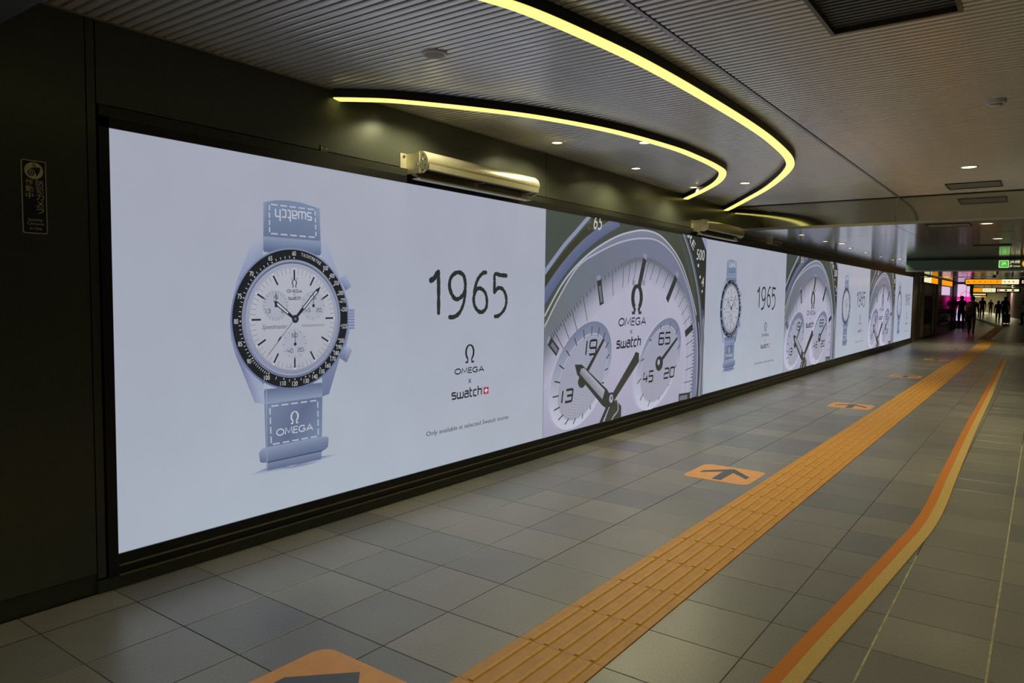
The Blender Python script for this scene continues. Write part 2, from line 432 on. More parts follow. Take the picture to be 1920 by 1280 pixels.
GLYPH = {
 's': (.52, [[(.50,.62),(.08,.62),(.02,.56),(.02,.40),(.08,.34),(.44,.34),(.50,.27),(.50,.07),(.44,0),(.02,0)]]),
 'w': (.82, [[(.02,.62),(.02,.08),(.08,0),(.35,0),(.41,.08),(.41,.62)], [(.41,.08),(.47,0),(.74,0),(.80,.08),(.80,.62)]]),
 'a': (.52, [[(.04,.62),(.44,.62),(.50,.55),(.50,0),(.08,0),(.02,.07),(.02,.30),(.08,.37),(.50,.37)]]),
 't': (.36, [[(.06,.95),(.06,.08),(.12,0),(.34,0)], [(.06,.62),(.34,.62)]]),
 'c': (.46, [[(.44,.62),(.08,.62),(.02,.55),(.02,.07),(.08,0),(.44,0)]]),
 'h': (.52, [[(.02,1.),(.02,0)], [(.02,.62),(.44,.62),(.50,.55),(.50,0)]]),
 'O': (1.12, [_oc(.56,.5,.54,.5,0,360)]), 'M': (1.14, [[(.02,0),(.14,1),(.57,.22),(1.0,1),(1.12,0)]]),
 'E': (.66, [[(.64,1),(.04,1),(.04,0),(.64,0)], [(.04,.52),(.58,.52)]]),
 'G': (1.06, [_oc(.54,.5,.52,.5,42,330)+[(1.0,.46),(.62,.46)]]), 'A': (1.04, [[(.02,0),(.52,1),(1.02,0)], [(.18,.32),(.86,.32)]]),
 '0': (.62, [[(.10,0),(.50,0),(.60,.08),(.60,.92),(.50,1),(.10,1),(.02,.92),(.02,.08),(.10,0)]]), '1': (.20, [[(.10,1),(.10,0)]]),
 '2': (.62, [[(.02,1),(.54,1),(.60,.92),(.60,.56),(.54,.5),(.08,.5),(.02,.44),(.02,0),(.60,0)]]),
 '3': (.62, [[(.02,1),(.54,1),(.60,.92),(.60,.08),(.54,0),(.02,0)], [(.14,.5),(.60,.5)]]),
 '4': (.66, [[(.12,1),(.02,.34),(.64,.34)], [(.50,.66),(.50,0)]]),
 '5': (.62, [[(.60,1),(.02,1),(.02,.54),(.54,.54),(.60,.47),(.60,.08),(.54,0),(.02,0)]]),
 '6': (.62, [[(.58,1),(.10,1),(.02,.92),(.02,.08),(.10,0),(.54,0),(.60,.08),(.60,.46),(.54,.54),(.02,.54)]]),
 '9': (.62, [[(.04,0),(.54,0),(.60,.08),(.60,.92),(.54,1),(.08,1),(.02,.92),(.02,.54),(.08,.46),(.60,.46)]]),
}
def stroked(P, t, box, wd, col, shear=0., flip=False, gap=.16):
    """lettering drawn with even strokes, fitted into a box"""
    u0, v0, u1, v1 = box; x = 0; lines = []
    for ch in t:
        w_, L = GLYPH[ch]
        for l in L: lines.append([(a+x, b) for a, b in l])
        x += w_+gap
    W = x-gap; sx, sy = (u1-u0)/W, (v1-v0)
    for l in lines:
        q = []
        for a, b in l:
            a, b = a*sx+shear*b*sy, b*sy
            q.append((u1-a, v1-b) if flip else (u0+a, v0+b))
        P.stroke(q, wd, col)
        if len(l) < 15:
            for p in q[1:-1]: P.disc(p, wd*.5, col, 8)

def background(w):
    P = Pic(w); P.layer = 0; nx, ny = 12, 8
    def C(u, v):
        base = mixc(rgb(188, 197, 212), rgb(184, 189, 206), min(1, v/PH*1.3))
        return mixc(base, rgb(197, 212, 228), max(0, .5-abs(u/PW-.35))*max(0, .6-v/PH)*1.1)
    for i in range(nx):
        for j in range(ny):
            q = [(i*w/nx, j*PH/ny), ((i+1)*w/nx, j*PH/ny), ((i+1)*w/nx, (j+1)*PH/ny), (i*w/nx, (j+1)*PH/ny)]
            P.poly(q, [C(*p) for p in q])
    return P

def watch_picture():
    P = Pic(); cx, cy = 1.024, 1.11
    ST, STd, STl = rgb(134, 150, 181), rgb(106, 120, 154), rgb(152, 167, 196)
    CS, CSd, CSl = rgb(152, 162, 196), rgb(116, 126, 164), rgb(178, 188, 214)
    BGb = rgb(190, 203, 222)
    # soft shadow on the ground
    P.poly([(.70,.238),(.83,.262),(1.0,.24),(1.22,.232),(1.0,.222)], [BGb, rgb(120,130,165), rgb(120,130,165), rgb(140,150,182), BGb])
    P.poly([(1.0,.24),(1.21,.262),(1.38,.252),(1.22,.235)], [rgb(120,130,165), rgb(104,114,150), BGb, BGb])
    P.up()
    # case with lugs
    left = [(.821,1.57),(.759,1.549),(.697,1.423),(.654,1.32),(.627,1.218),(.61,1.111),(.616,1.01),(.638,.934),(.759,.646),(.819,.631)]
    right = [(1.231,.631),(1.282,.641),(1.367,.861),(1.417,.929),(1.447,1.022),(1.452,1.11),(1.433,1.219),(1.369,1.355),(1.282,1.548),(1.227,1.567)]
    P.poly(left+[(.82,.76),(1.228,.751)]+right+[(1.228,1.47),(.82,1.47)], [mixc(CSd, CSl, min(1, max(0, (p[1]-.6)/1.0))) for p in left+[(.82,.76),(1.228,.751)]+right+[(1.228,1.47),(.82,1.47)]])
    P.up()
    P.poly([(.759,1.549),(.821,1.57),(.82,1.46),(.70,1.34),(.654,1.32)], [CSl, CSl, CS, CSd, CS])
    P.poly([(.759,.646),(.819,.631),(.82,.74),(.70,.85),(.638,.934)], [CS, CSl, CSl, CS, CSd])
    # pushers and crown
    P.poly([(1.369,1.353),(1.414,1.383),(1.462,1.306),(1.413,1.278)], [CS, CSl, CS, CSd])
    P.poly([(1.362,.861),(1.387,.926),(1.433,.932),(1.466,.902),(1.422,.826)], [CSd, CS, CSl, CS, CSd])
    for k in range(7):
        v0 = 1.038+k*.0186; P.poly([(1.436,v0),(1.487,v0),(1.487,v0+.0186),(1.436,v0+.0186)], [CSd, CSd, CSl, CSl])
    # straps
    up = [(.825,1.764),(.857,1.771),(.909,1.784),(.993,1.791),(1.08,1.789),(1.17,1.775),(1.216,1.768),(1.224,1.50),(1.215,1.488),(.83,1.488),(.822,1.50)]
    P.poly(up, [STl, ST, ST, ST, ST, ST, STl, STd, STd, STd, STd])
    P.poly([(.825,.715),(1.222,.718),(1.232,.70),(1.226,.384),(1.218,.246),(.831,.246),(.826,.384),(.818,.70)], [STd, STd, ST, ST, STd, STd, ST, ST])
    P.up()
    P.poly([(.822,1.50),(1.224,1.50),(1.224,1.575),(.822,1.575)], [STd, STd, STl, STl])
    P.poly([(.818,.63),(1.23,.63),(1.228,.71),(.82,.71)], [STl, STl, STd, STd])
    P.up()
    P.poly([(.781,.359),(.80,.378),(.829,.382),(1.228,.384),(1.262,.380),(1.276,.365),(1.271,.315),(1.25,.30),(1.228,.297),(.836,.294),(.80,.298),(.787,.308)],
           [ST, STl, STl, STl, STl, ST, STd, STd, STd, STd, STd, STd])
    P.poly([(.831,.246),(1.218,.246),(1.222,.294),(.829,.294)], [STd, STd, ST, ST])
    P.up()
    P.line((.836,.294), (1.228,.297), .008, rgb(78,88,122)); P.line((.833,.25), (.833,1.49-.78), .006, STl)
    SW_ = rgb(196, 202, 220)
    def dash(a, b, n):
        for i in range(n):
            t0, t1 = (i+.15)/n, (i+.85)/n
            P.line((a[0]+(b[0]-a[0])*t0, a[1]+(b[1]-a[1])*t0), (a[0]+(b[0]-a[0])*t1, a[1]+(b[1]-a[1])*t1), .0085, SW_)
    for q in ([(.863,1.757),(1.179,1.757),(1.186,1.594),(.863,1.594)], [(.855,.614),(1.193,.612),(1.196,.392),(.862,.393)]):
        dash(q[0], q[1], 5); dash(q[1], q[2], 4); dash(q[2], q[3], 5); dash(q[3], q[0], 4)
    stroked(P, 'swatch', (.902,1.668,1.154,1.735), .0085, rgb(206,212,228), flip=True)
    omega(P, 1.024, .492, .072, rgb(214,220,234)); stroked(P, 'OMEGA', (.898,.438,1.156,.474), .0075, rgb(206,212,228))
    P.up()
    # bezel, dial
    P.disc((cx,cy), .412, rgb(138,148,182), 96, cb=rgb(110,120,158)); P.up()
    P.disc((cx,cy), .402, rgb(34,38,44), 96); P.up()
    P.disc((cx,cy), .345, rgb(158,164,188), 96, cb=rgb(120,128,160)); P.up()
    P.disc((cx,cy), .331, rgb(96,104,134), 96, cb=rgb(170,176,200)); P.up()
    P.disc((cx,cy), .322, rgb(176,182,204), 96, cb=rgb(150,156,184)); P.up()
    P.disc((cx,cy), .300, rgb(198,201,214), 96, cb=rgb(190,193,207)); P.up()
    def pt(a, r): a = math.radians(90-a); return (cx+r*math.cos(a), cy+r*math.sin(a))
    WH = rgb(222, 226, 226)
    for a, t in ((0,'60'),(37,'500'),(47,'400'),(55.5,'350'),(66,'300'),(73.5,'275'),(82,'250'),(98,'225'),(112,'200'),(118.5,'190'),(125,'180'),(131.5,'170'),(140,'160'),(148.5,'150'),(157.5,'140'),(167.5,'130'),(180,'120'),(192.5,'110'),(210,'100'),(233,'90'),(250,'85'),(269,'80'),(290,'75'),(312,'70'),(335,'65')):
        q = pt(a, .380); hw = .0125*len(t)/2; P.text(t, (q[0]-hw, q[1]-.0135, q[0]+hw, q[1]+.0135), WH)
        d = pt(a, .354); P.disc(d, .0042, WH, 10)
    word = 'TACHYMÈTRE'
    for i, ch in enumerate(word):
        a = 8.5+i*2.35; q = pt(a, .380); ca, sa = math.cos(math.radians(-a)), math.sin(math.radians(-a))
        for p in text_box(ch, -.0055, -.010, .0055, .010): P.poly([(q[0]+x*ca-y_*sa, q[1]+x*sa+y_*ca) for x, y_ in p], WH)
    for a0, a1, n in ((335,360,5),(312,335,5),(290,312,5),(269,290,5),(250,269,5),(233,250,5),(210,233,10)):
        for k in range(1, n): P.line(pt(a0+(a1-a0)*k/n, .352), pt(a0+(a1-a0)*k/n, .366), .003, WH)
    for a in (186, 201, 173, 163): P.line(pt(a, .352), pt(a, .368), .003, WH)
    DK = rgb(44, 48, 66)
    for i in range(60):
        if i % 5: P.line(pt(i*6, .298), pt(i*6, .262), .0022, rgb(110,114,134))
    for i in range(240): P.line(pt(i*1.5, .300), pt(i*1.5, .292), .0014, rgb(120,124,144))
    for i in range(12): P.line(pt(i*30, .286), pt(i*30, .226), .0105, DK); P.disc(pt(i*30, .293), .0055, rgb(226,228,236), 10)
    for c in ((.895,1.188),(1.157,1.187),(1.024,.963)):
        P.disc(c, .088, rgb(186,189,205), 40)
    P.up()
    for c, n in (((.895,1.188),24),((1.157,1.187),12),((1.024,.963),12)):
        for i in range(n):
            a = 2*PI*i/n; P.line((c[0]+.068*math.cos(a), c[1]+.068*math.sin(a)), (c[0]+.085*math.cos(a), c[1]+.085*math.sin(a)), .0022, rgb(104,108,128))
    for t, b in (('19',(.882,1.226,.91,1.246)),('13',(.828,1.147,.86,1.168)),('6',(.935,1.147,.948,1.168)),('65',(1.138,1.226,1.18,1.246)),('45',(1.098,1.15,1.136,1.171)),('20',(1.18,1.15,1.218,1.171)),('60',(1.005,1.004,1.042,1.024)),('40',(.972,.915,1.01,.936)),('20',(1.045,.917,1.083,.938))):
        stroked(P, t, b, .0034, rgb(70,74,92))
    omega(P, cx, 1.294, .044, DK); stroked(P, 'OMEGA', (.972,1.264,1.076,1.280), .0035, DK); P.text('x', (1.018,1.248,1.030,1.256), DK); stroked(P, 'swatch', (.981,1.222,1.067,1.245), .0032, DK)
    P.disc((1.005,1.345), .006, rgb(150,154,172), 10); P.disc((1.043,1.345), .006, rgb(150,154,172), 10)
    P.text('Speedmaster', (.805,1.048,.974,1.082), rgb(86,90,112), shear=.35); P.text('MOONSWATCH', (1.077,1.062,1.239,1.075), rgb(86,90,112))
    P.text('SWISS MADE', (.97,.826,1.08,.833), rgb(120,124,146))
    P.up()
    def hand(a, b, w0, fill):
        dx, dy = b[0]-a[0], b[1]-a[1]; l = math.hypot(dx, dy); nx, ny = -dy/l, dx/l; f = lambda t, h: (a[0]+dx*t+nx*h, a[1]+dy*t+ny*h)
        P.poly([f(0, w0*.35), f(.25, w0*.5), f(.86, w0*.62), f(1, 0), f(.86, -w0*.62), f(.25, -w0*.5), f(0, -w0*.35)], DK)
        P.up(); P.poly([f(.32, w0*.22), f(.84, w0*.3), f(.84, -w0*.3), f(.32, -w0*.22)], fill); P.up()
    hand((cx,cy), (.880,1.216), .020, rgb(214,216,228)); hand((cx,cy), (1.213,1.302), .020, rgb(214,216,228))
    P.line((cx,cy), (.842,.911), .0032, DK); d = (.915,.992)
    P.poly([(d[0]-.006,d[1]+.002),(d[0]+.012,d[1]+.026),(d[0]+.010,d[1]+.006),(d[0]-.016,d[1]-.022)], DK); P.up()
    for c in ((.895,1.188),(1.157,1.187),(1.024,.963)):
        P.line((c[0],c[1]-.008), (c[0],c[1]+.072), .004, DK); P.disc(c, .010, DK, 14)
    P.disc((cx+.002,cy), .024, DK, 24)
    P.up(); P.disc((cx+.002,cy), .009, rgb(110,114,134), 14)
    return P

def lettering():
    P = Pic(); P.layer = 1; INK2 = rgb(46, 52, 52)
    rnd = random.Random(3)
    def brush(pts, w0=.033):
        q = catmull(pts, 6); wd = [w0*rnd.uniform(.82, 1.14) for _ in q]; P.stroke(q, wd, INK2)
        P.disc(q[0], w0*.48, INK2, 12); P.disc(q[-1], w0*.48, INK2, 12)
    brush([(2.200,1.362),(2.235,1.378),(2.268,1.415)], .042); brush([(2.280,1.425),(2.283,1.30),(2.284,1.130)], .036)
    brush([(2.585,1.34),(2.56,1.408),(2.49,1.428),(2.42,1.39),(2.402,1.32),(2.44,1.25),(2.49,1.228),(2.55,1.255),(2.575,1.29)])
    brush([(2.582,1.35),(2.580,1.28),(2.565,1.20),(2.52,1.13),(2.46,1.098),(2.405,1.096)])
    brush([(2.832,1.438),(2.79,1.43),(2.73,1.38),(2.695,1.30),(2.682,1.22)])
    brush([(2.690,1.26),(2.72,1.305),(2.77,1.312),(2.825,1.28),(2.848,1.22),(2.838,1.16),(2.79,1.130),(2.74,1.138),(2.695,1.18),(2.684,1.23)])
    brush([(3.100,1.421),(3.02,1.423),(2.948,1.428),(2.944,1.36),(2.942,1.286)]); brush([(2.946,1.285),(2.99,1.318),(3.05,1.312),(3.095,1.262),(3.103,1.20),(3.075,1.145),(3.01,1.10),(2.955,1.092)])
    P.up()
    omega(P, 2.643, .741, .138, INK); stroked(P, 'OMEGA', (2.468,.666,2.818,.704), .0095, INK); P.text('x', (2.625,.586,2.664,.618), INK)
    stroked(P, 'swatch', (2.436,.481,2.792,.555), .0125, INK); P.text('®', (2.795,.530,2.806,.542), INK)
    P.poly([(2.818,.480),(2.880,.480),(2.880,.535),(2.818,.535)], rgb(196,36,62)); P.up()
    P.poly([(2.842,.489),(2.856,.489),(2.856,.526),(2.842,.526)], rgb(236,232,238)); P.poly([(2.828,.501),(2.870,.501),(2.870,.514),(2.828,.514)], rgb(236,232,238))
    P.text('Only available at selected Swatch stores', (2.160,.232,3.150,.276), rgb(58,62,74))
    return P

def ell(c, hx, hy, sxy, n=64):
    l11 = hx; l21 = sxy/hx; l22 = math.sqrt(max(1e-6, hy*hy-l21*l21))
    return [(c[0]+l11*math.cos(2*PI*i/n), c[1]+l21*math.cos(2*PI*i/n)+l22*math.sin(2*PI*i/n)) for i in range(n)]

def dial_picture():
    P = Pic(); P.layer = 1
    # bezel background
    P.poly([(0,0),(PW,0),(PW,PH),(0,PH)], [rgb(84,92,88), rgb(60,66,64), rgb(72,76,66), rgb(74,84,78)]); P.up()
    P.poly([(0,1.43),(.30,1.66),(.76,1.97),(.85,2.05),(1.25,2.05),(.75,1.79),(.3,1.54),(0,1.26)], rgb(62,64,48)); P.up()
    P.stroke(catmull([(-.05,1.43),(.286,1.703),(.50,1.85),(.76,2.03)], 8), .045, rgb(150,160,190)); 
    P.stroke(catmull([(-.05,1.21),(.25,1.47),(.62,1.72),(1.0,1.90),(1.35,2.03)], 8), .11, rgb(112,122,148), rgb(96,106,150)); P.up()
    out1 = catmull([(-.12,.95),(.008,1.093),(.328,1.411),(.73,1.657),(1.216,1.845),(1.63,1.944),(1.992,1.983),(2.388,1.938),(2.828,1.743),(3.132,1.479),(3.47,1.005),(3.622,.51),(3.63,-.05)], 6)
    P.poly(out1+[(-.12,-.05)], [mixc(mixc(rgb(92,96,76), rgb(136,142,166), min(1, max(0, (p[0]-.35)/.35))), rgb(108,108,98), max(0, (p[0]-2.2)/.9)) for p in out1]+[rgb(150,152,170)]); P.up()
    inn = catmull([(-.12,.86),(.0,.99),(.25,1.27),(.559,1.542),(.913,1.685),(1.381,1.818),(1.858,1.89),(2.29,1.888),(2.716,1.751),(3.06,1.49),(3.36,1.10),(3.52,.6),(3.53,-.05)], 6)
    P.poly(inn+[(-.12,-.05)], [mixc(rgb(118,126,132), rgb(126,132,158), min(1, max(0, (p[0]-.6)/.6))) for p in inn]+[rgb(150,152,170)]); P.up()
    P.stroke(out1, .018, rgb(196,198,216)); P.stroke(inn, .018, rgb(186,188,208)); P.up()
    # dial
    edge_c = [(-.30,.55),(-.08,.75),(.03,.848),(.15,.954),(.339,1.079),(.57,1.22),(.924,1.416),(1.391,1.594),(1.66,1.665),(1.93,1.692),(2.303,1.655),(2.787,1.50),(3.147,1.255),(3.345,.92),(3.404,.58),(3.38,.25),(3.34,-.06)]
    edge = catmull(edge_c, 8)
    D0, D1, D2 = rgb(124,130,146), rgb(178,178,200), rgb(196,194,216)
    P.poly(edge+[(-.3,-.06)], [D0]*len(edge)+[D1])
    P.up()
    inset = lambda d: offs(edge, -d)
    e1, e2, e3 = inset(.05), inset(.17), inset(.30)
    for a, b, ca, cb in ((edge, e1, D0, rgb(136,141,158)), (e1, e2, rgb(136,141,158), D1), (e2, e3, D1, D2)):
        for i in range(len(edge)-1):
            k = min(1, max(0, (a[i][0]-2.9)/.4)); P.poly([a[i], a[i+1], b[i+1], b[i]], [mixc(ca, D1, k)]*2+[mixc(cb, D2, k)]*2)
    P.poly(e3+[(-.3,-.06)], [mixc(D2, rgb(184,182,208), max(0, 1-p[1])) for p in e3]+[rgb(176,176,202)])
    P.up()
    # hour markers and minute ticks along the edge
    mk = [((.075,.863),(.22,.752)), ((.942,1.425),(1.009,1.182)), ((1.938,1.680),(1.817,1.375)), ((2.787,1.506),(2.537,1.222)), ((3.324,.90),(3.091,.813)), ((3.296,.024),(2.942,.038))]
    def near_i(p): return min(range(len(edge)), key=lambda i: (edge[i][0]-p[0])**2+(edge[i][1]-p[1])**2)
    TK = rgb(64,66,74)
    for (o0, i0), (o1, i1) in zip(mk, mk[1:]):
        a, b = near_i(o0), near_i(o1)
        for k in range(1, 50 if False else 20):
            f_ = a+(b-a)*k/20; i = int(f_); t = f_-i; e = mixp(edge[i], edge[min(i+1, len(edge)-1)], t)
            d0 = (i0[0]-o0[0], i0[1]-o0[1]); d1 = (i1[0]-o1[0], i1[1]-o1[1]); d = mixp(d0, d1, k/20); L = math.hypot(*d)
            ln = .26 if k % 4 == 0 else .05
            w_ = .009 if k % 4 == 0 else .016
            P.line(e, (e[0]+d[0]/L*ln, e[1]+d[1]/L*ln), w_, TK if k % 4 == 0 else rgb(96,100,104))
    P.up()
    for j, (o, i) in enumerate(mk):
        w_ = .085 if j < 5 else .11
        P.line(o, i, w_, rgb(58,60,62)); P.up()
        if j in (0, 1, 5): P.line(mixp(o, i, .25), mixp(o, i, .92), w_*.5, rgb(120,124,142)); P.up()
        P.line(mixp(o, i, -.16), mixp(o, i, .02), .07, rgb(152,156,176)); P.up()
    # sub dials
    for c, hx, hy, sx, ci, hxi, hyi, sxi in (((.645,.52),.572,.50,.102,(.665,.50),.457,.403,.068), ((2.355,.508),.602,.512,.125,(2.372,.505),.499,.427,.070)):
        e = ell(c, hx, hy, sx, 72); P.poly(e, [mixc(rgb(212,214,232), rgb(128,136,164), (p[1]-c[1]+hy*.7)/(hy*1.3)) for p in e]); P.up()
        e = ell(ci, hxi, hyi, sxi, 72); P.poly(e, [mixc(rgb(172,172,192), rgb(166,170,194), (p[1]-ci[1]+hyi)/(2*hyi)) for p in e]); P.up()
        for k in range(1, 17):
            s_ = k/16.5; e = ell(ci, hxi*s_, hyi*s_, sxi*s_*s_, 48)
            P.stroke(e, .011, rgb(134,138,164), rgb(204,206,222), closed=True)
        e = ell(ci, hxi, hyi, sxi, 72); P.stroke(e, .008, rgb(190,192,210), closed=True); P.up()
        n = 20 if c[0] < 1 else 12
        eo, ei = ell(c, hx*.94, hy*.94, sx*.88, n), ell(ci, hxi*.97, hyi*.97, sxi*.94, n)
        for a, b in zip(eo, ei): P.line(mixp(a, b, .18), mixp(a, b, 1.05), .013, TK)
    P.up()
    for t, b in (('19',(.67,.700,.885,.835)),('13',(.255,.285,.455,.395)),('65',(2.315,.722,2.620,.850)),('45',(1.935,.318,2.185,.432)),('20',(2.482,.322,2.765,.432))):
        stroked(P, t, b, .022, rgb(40,42,48), shear=.18)
    omega(P, 1.75, 1.075, .30, rgb(58,60,60), 1.7)
    P.disc((1.66,1.41), .036, rgb(150,154,172), 16); P.disc((1.90,1.415), .036, rgb(150,154,172), 16)
    stroked(P, 'OMEGA', (1.34,.962,1.972,1.036), .016, rgb(54,58,72), shear=.2); P.text('x', (1.60,.872,1.66,.912), rgb(70,74,90)); stroked(P, 'swatch', (1.305,.735,1.850,.845), .020, rgb(44,48,58), shear=.2)
    P.up()
    # hands
    HK = rgb(58,60,58)
    P.stroke([(.63,.46),(1.043,.839)], [.05,.036], HK); P.disc((.632,.45), .075, HK, 20, .06)
    P.stroke([(2.347,.511),(2.837,.776)], [.05,.034], HK); P.disc((2.347,.505), .10, HK, 24, .085); P.up(); P.disc((2.33,.52), .034, rgb(180,182,196), 14); P.up()
    P.poly([(1.28,.23),(1.44,.12),(1.44,.02),(1.38,-.1),(1.02,-.1),(1.08,.0),(1.17,.12)], rgb(66,68,60))
    P.stroke(catmull([(1.35,.2),(1.37,.09),(1.27,.03),(1.2,-.04)], 6), .022, rgb(180,182,192)); P.up()
    P.stroke([(1.19,.20),(.93,-.08)], .05, HK)
    P.poly([(1.205,.245),(1.69,.62),(1.74,.672),(1.823,.655),(1.826,.56),(1.27,.19),(1.2,.16)], rgb(62,64,62))
    P.stroke([(1.28,.19),(1.828,.555)], .016, rgb(186,188,204)); P.up()
    P.poly([(.488,.622),(.615,.615),(1.12,.33),(1.20,.26),(1.13,.13),(1.03,.175),(.535,.525)], HK); P.up()
    P.poly([(.60,.575),(.66,.578),(1.075,.325),(1.03,.235),(.58,.53)], [rgb(150,152,164), rgb(178,180,200), rgb(186,188,208), rgb(150,152,170), rgb(130,132,140)])
    P.up(); P.disc((1.205,.215), .085, HK, 24, .075); P.up(); P.disc((1.21,.225), .042, rgb(178,180,196), 16, .045); P.up(); P.disc((1.215,.23), .018, rgb(96,98,108), 12)
    P.up()
    # bezel on the right and its numerals
    P.poly([(2.98,2.05),(3.2,1.80),(3.33,1.62),(3.52,1.33),(3.64,.98),(PW+.02,.7),(PW+.02,2.05)], [rgb(52,56,52), rgb(52,56,52), rgb(52,56,52), rgb(58,60,48), rgb(58,60,52), rgb(50,54,52), rgb(40,44,44)]); P.up()
    P.poly([(3.45,2.05),(PW+.02,1.83),(PW+.02,2.05)], rgb(160,162,192))
    for w_, c_, dx in ((.05, rgb(96,104,118), 0.), (.018, rgb(160,168,178), -.035), (.022, rgb(44,48,58), .045)):
        P.stroke([(x+dx, y_) for x, y_ in catmull([(2.93,2.03),(3.15,1.80),(3.33,1.54),(3.49,1.22),(3.59,.85),(3.63,.45),(3.60,-.05)], 6)], w_, c_); P.up()
    P.stroke(catmull([(3.40,1.05),(3.49,.7),(3.51,.35),(3.47,-.05)], 6), .05, rgb(62,66,84)); P.stroke(catmull([(3.46,.95),(3.55,.6),(3.56,.3),(3.53,-.05)], 6), .03, rgb(140,144,168)); P.up()
    WH = rgb(210,212,212)
    P.text('65', (.775,1.90,.955,2.05), WH, shear=.3); P.text('500', (3.335,1.728,3.595,1.862), WH, shear=.1)
    for p in text_box('RE', -.12, -.05, .12, .05): P.poly([(3.17+x*.78+y_*.63, 1.95-x*.63+y_*.78) for x, y_ in p], WH)
    P.disc((3.03,2.0), .012, WH, 10); P.disc((3.40,1.66), .022, WH, 12); P.disc((3.47,1.52), .020, WH, 12); P.text('4', (3.52,1.40,3.60,1.52), WH, shear=.1); P.disc((3.55,1.34), .018, WH, 12)
    return P
def mixp(a, b, t): return (a[0]+(b[0]-a[0])*t, a[1]+(b[1]-a[1])*t)

scr = thing('led_screen', 'very long lit LED screen showing wristwatch pictures on the bronze wall', 'screen', (0, PY0, 0))
bgm = background(PW).mesh('screen_panel'); wpm = watch_picture().mesh('watch_picture'); lem = lettering().mesh('lettering'); dpm = dial_picture().mesh('dial_picture')
NP = 7
for i in range(NP):
    p = link('screen_panel', bgm, scr, (0, i*PW, PZ))
    if i % 2 == 0:
        p['label'] = 'screen picture of a whole watch with the year 1965 beside it'
        link('watch_picture', wpm, p); link('lettering', lem, p)
    else:
        p['label'] = 'screen picture of an enlarged watch dial'
        link('dial_picture', dpm, p)
SL = NP*PW
MB().box(-.09, 0, PZ, -.002, SL, PZ+PH).build('screen_body', M['black'], scr)
for nm, b in (('frame_bar', (-.10, -.046, PZ+PH, .010, SL+.03, PZ+PH+.048)), ('frame_bar', (-.10, -.046, .066, .010, 0, PZ+PH+.1)), ('frame_bar', (-.10, SL, .066, .010, SL+.03, PZ+PH+.1)), ('frame_bar', (-.10, 0, .118, .010, SL, PZ))):
    MB().box(*b).build(nm, M['frame'], scr)
MB().prism([(-.1, PZ+PH+.048), (.010, PZ+PH+.048), (.016, PZ+PH+.094), (-.1, PZ+PH+.098)], 1, -.046, SL+.03).build('frame_lip', M['base'], scr)
MB().box(-.1, 0, .110, .018, SL, .118).box(-.1, 0, .064, .022, SL, .070).build('frame_lip', M['frame_lip'], scr)
MB().box(-.1, 0, .070, .004, SL, .110).build('frame_bar', M['frame'], scr)

# ================================================================== curved light bands on the ceiling
ZS = 2.605
def light_band(path, label):
    t = thing('curved_light_band', label, 'light', (0, 0, 0), 'curved ceiling lights')
    pa = catmull(path, 10)
    f = MB(); ribbon(f, pa, -.038, .038, ZS+.004, ZC); f.v = [(max(.001, x), y_, z) for x, y_, z in f.v]; f.build('fascia', M['fascia'], t)
    # glowing lens in sections
    n = len(pa); cuts = list(range(0, n-1, 14))+[n-1]
    if cuts[-1]-cuts[-2] < 4: cuts.pop(-2)
    for a, b in zip(cuts, cuts[1:]):
        s = MB(); seg = pa[a:b+1]; ribbon(s, seg, -.034, .034, ZS-.004, ZS+.006); s.v = [(max(.001, x), y_, z) for x, y_, z in s.v]; s.build('diffuser', M['glow'], t)
light_band([(.0,.56),(.12,.65),(.298,.816),(.587,1.237),(.803,1.645),(.999,2.243),(1.11,2.95),(1.127,3.40),(1.105,3.934),(1.035,4.326),(.797,4.827),(.45,5.33),(.0,5.90)],
           'smaller curved yellow light band looping out from the bronze wall')
light_band([(1.12,-1.22),(1.30,-.92),(1.48,-.60),(1.61,-.34),(1.708,-.092),(1.764,.126),(1.811,.483),(1.851,.937),(1.869,1.578),(1.867,2.5),(1.833,3.21),(1.741,3.971),(1.559,4.547),(1.116,5.451),(.62,6.28),(.154,7.034),(.0,7.26)],
           'larger curved yellow light band sweeping around the smaller one')

# ================================================================== ceiling fittings
dl_proto = {}
def downlight(x, y, z, r, e, label, ang=120, grp='recessed downlights', off=''):
    # off: where a lamp added out of view stands; its name then ends in _added_offscreen
    k = (round(r, 3),)
    if k not in dl_proto:
        ring = MB().lathe((0, 0, 0), [(r*.86, .004), (r*.88, -.002), (r*1.0, -.005), (r*1.14, -.004), (r*1.18, .002)], 32).mesh('trim_ring', M['white'], True)
        lens = MB().lathe((0, 0, 0), [(0, -.0030), (r*.5, -.0035), (r*.87, -.001), (r*.87, .006)], 32).mesh('lens', M['lens'], True)
        dl_proto[k] = (ring, lens)
    nm = lambda k: k+'_'+off+'_added_offscreen' if off else k
    t = thing(nm('downlight'), label, 'downlight', (x, y, z), grp)
    link('trim_ring', dl_proto[k][0], t); link('lens', dl_proto[k][1], t)
    ld = bpy.data.lights.new(nm('bulb'), 'SPOT'); ld.energy = e; ld.color = WARM; ld.spot_size = math.radians(ang); ld.spot_blend = .55; ld.shadow_soft_size = r*.8
    lo = bpy.data.objects.new(nm('bulb'), ld); COL.objects.link(lo); lo.parent = t; lo.location = (0, 0, -.02)
G1 = 'downlights inside and between the light bands'
for y in (1.15, 2.564, 3.964, 5.394, 6.788): downlight(.315, y, ZC, .045, SPOT_E, 'small lit downlight in the slats close to the bronze wall', 155, G1)
downlight(.905, 2.94, ZC, .05, SPOT_E*.8, 'lit downlight inside the smaller light band, away from the wall', 110, G1)
downlight(.891, 5.388, ZC, .055, SPOT_E*.8, 'lit downlight in the slats between the two light bands', 110, G1)
G2 = 'hall downlights in the slatted ceiling'
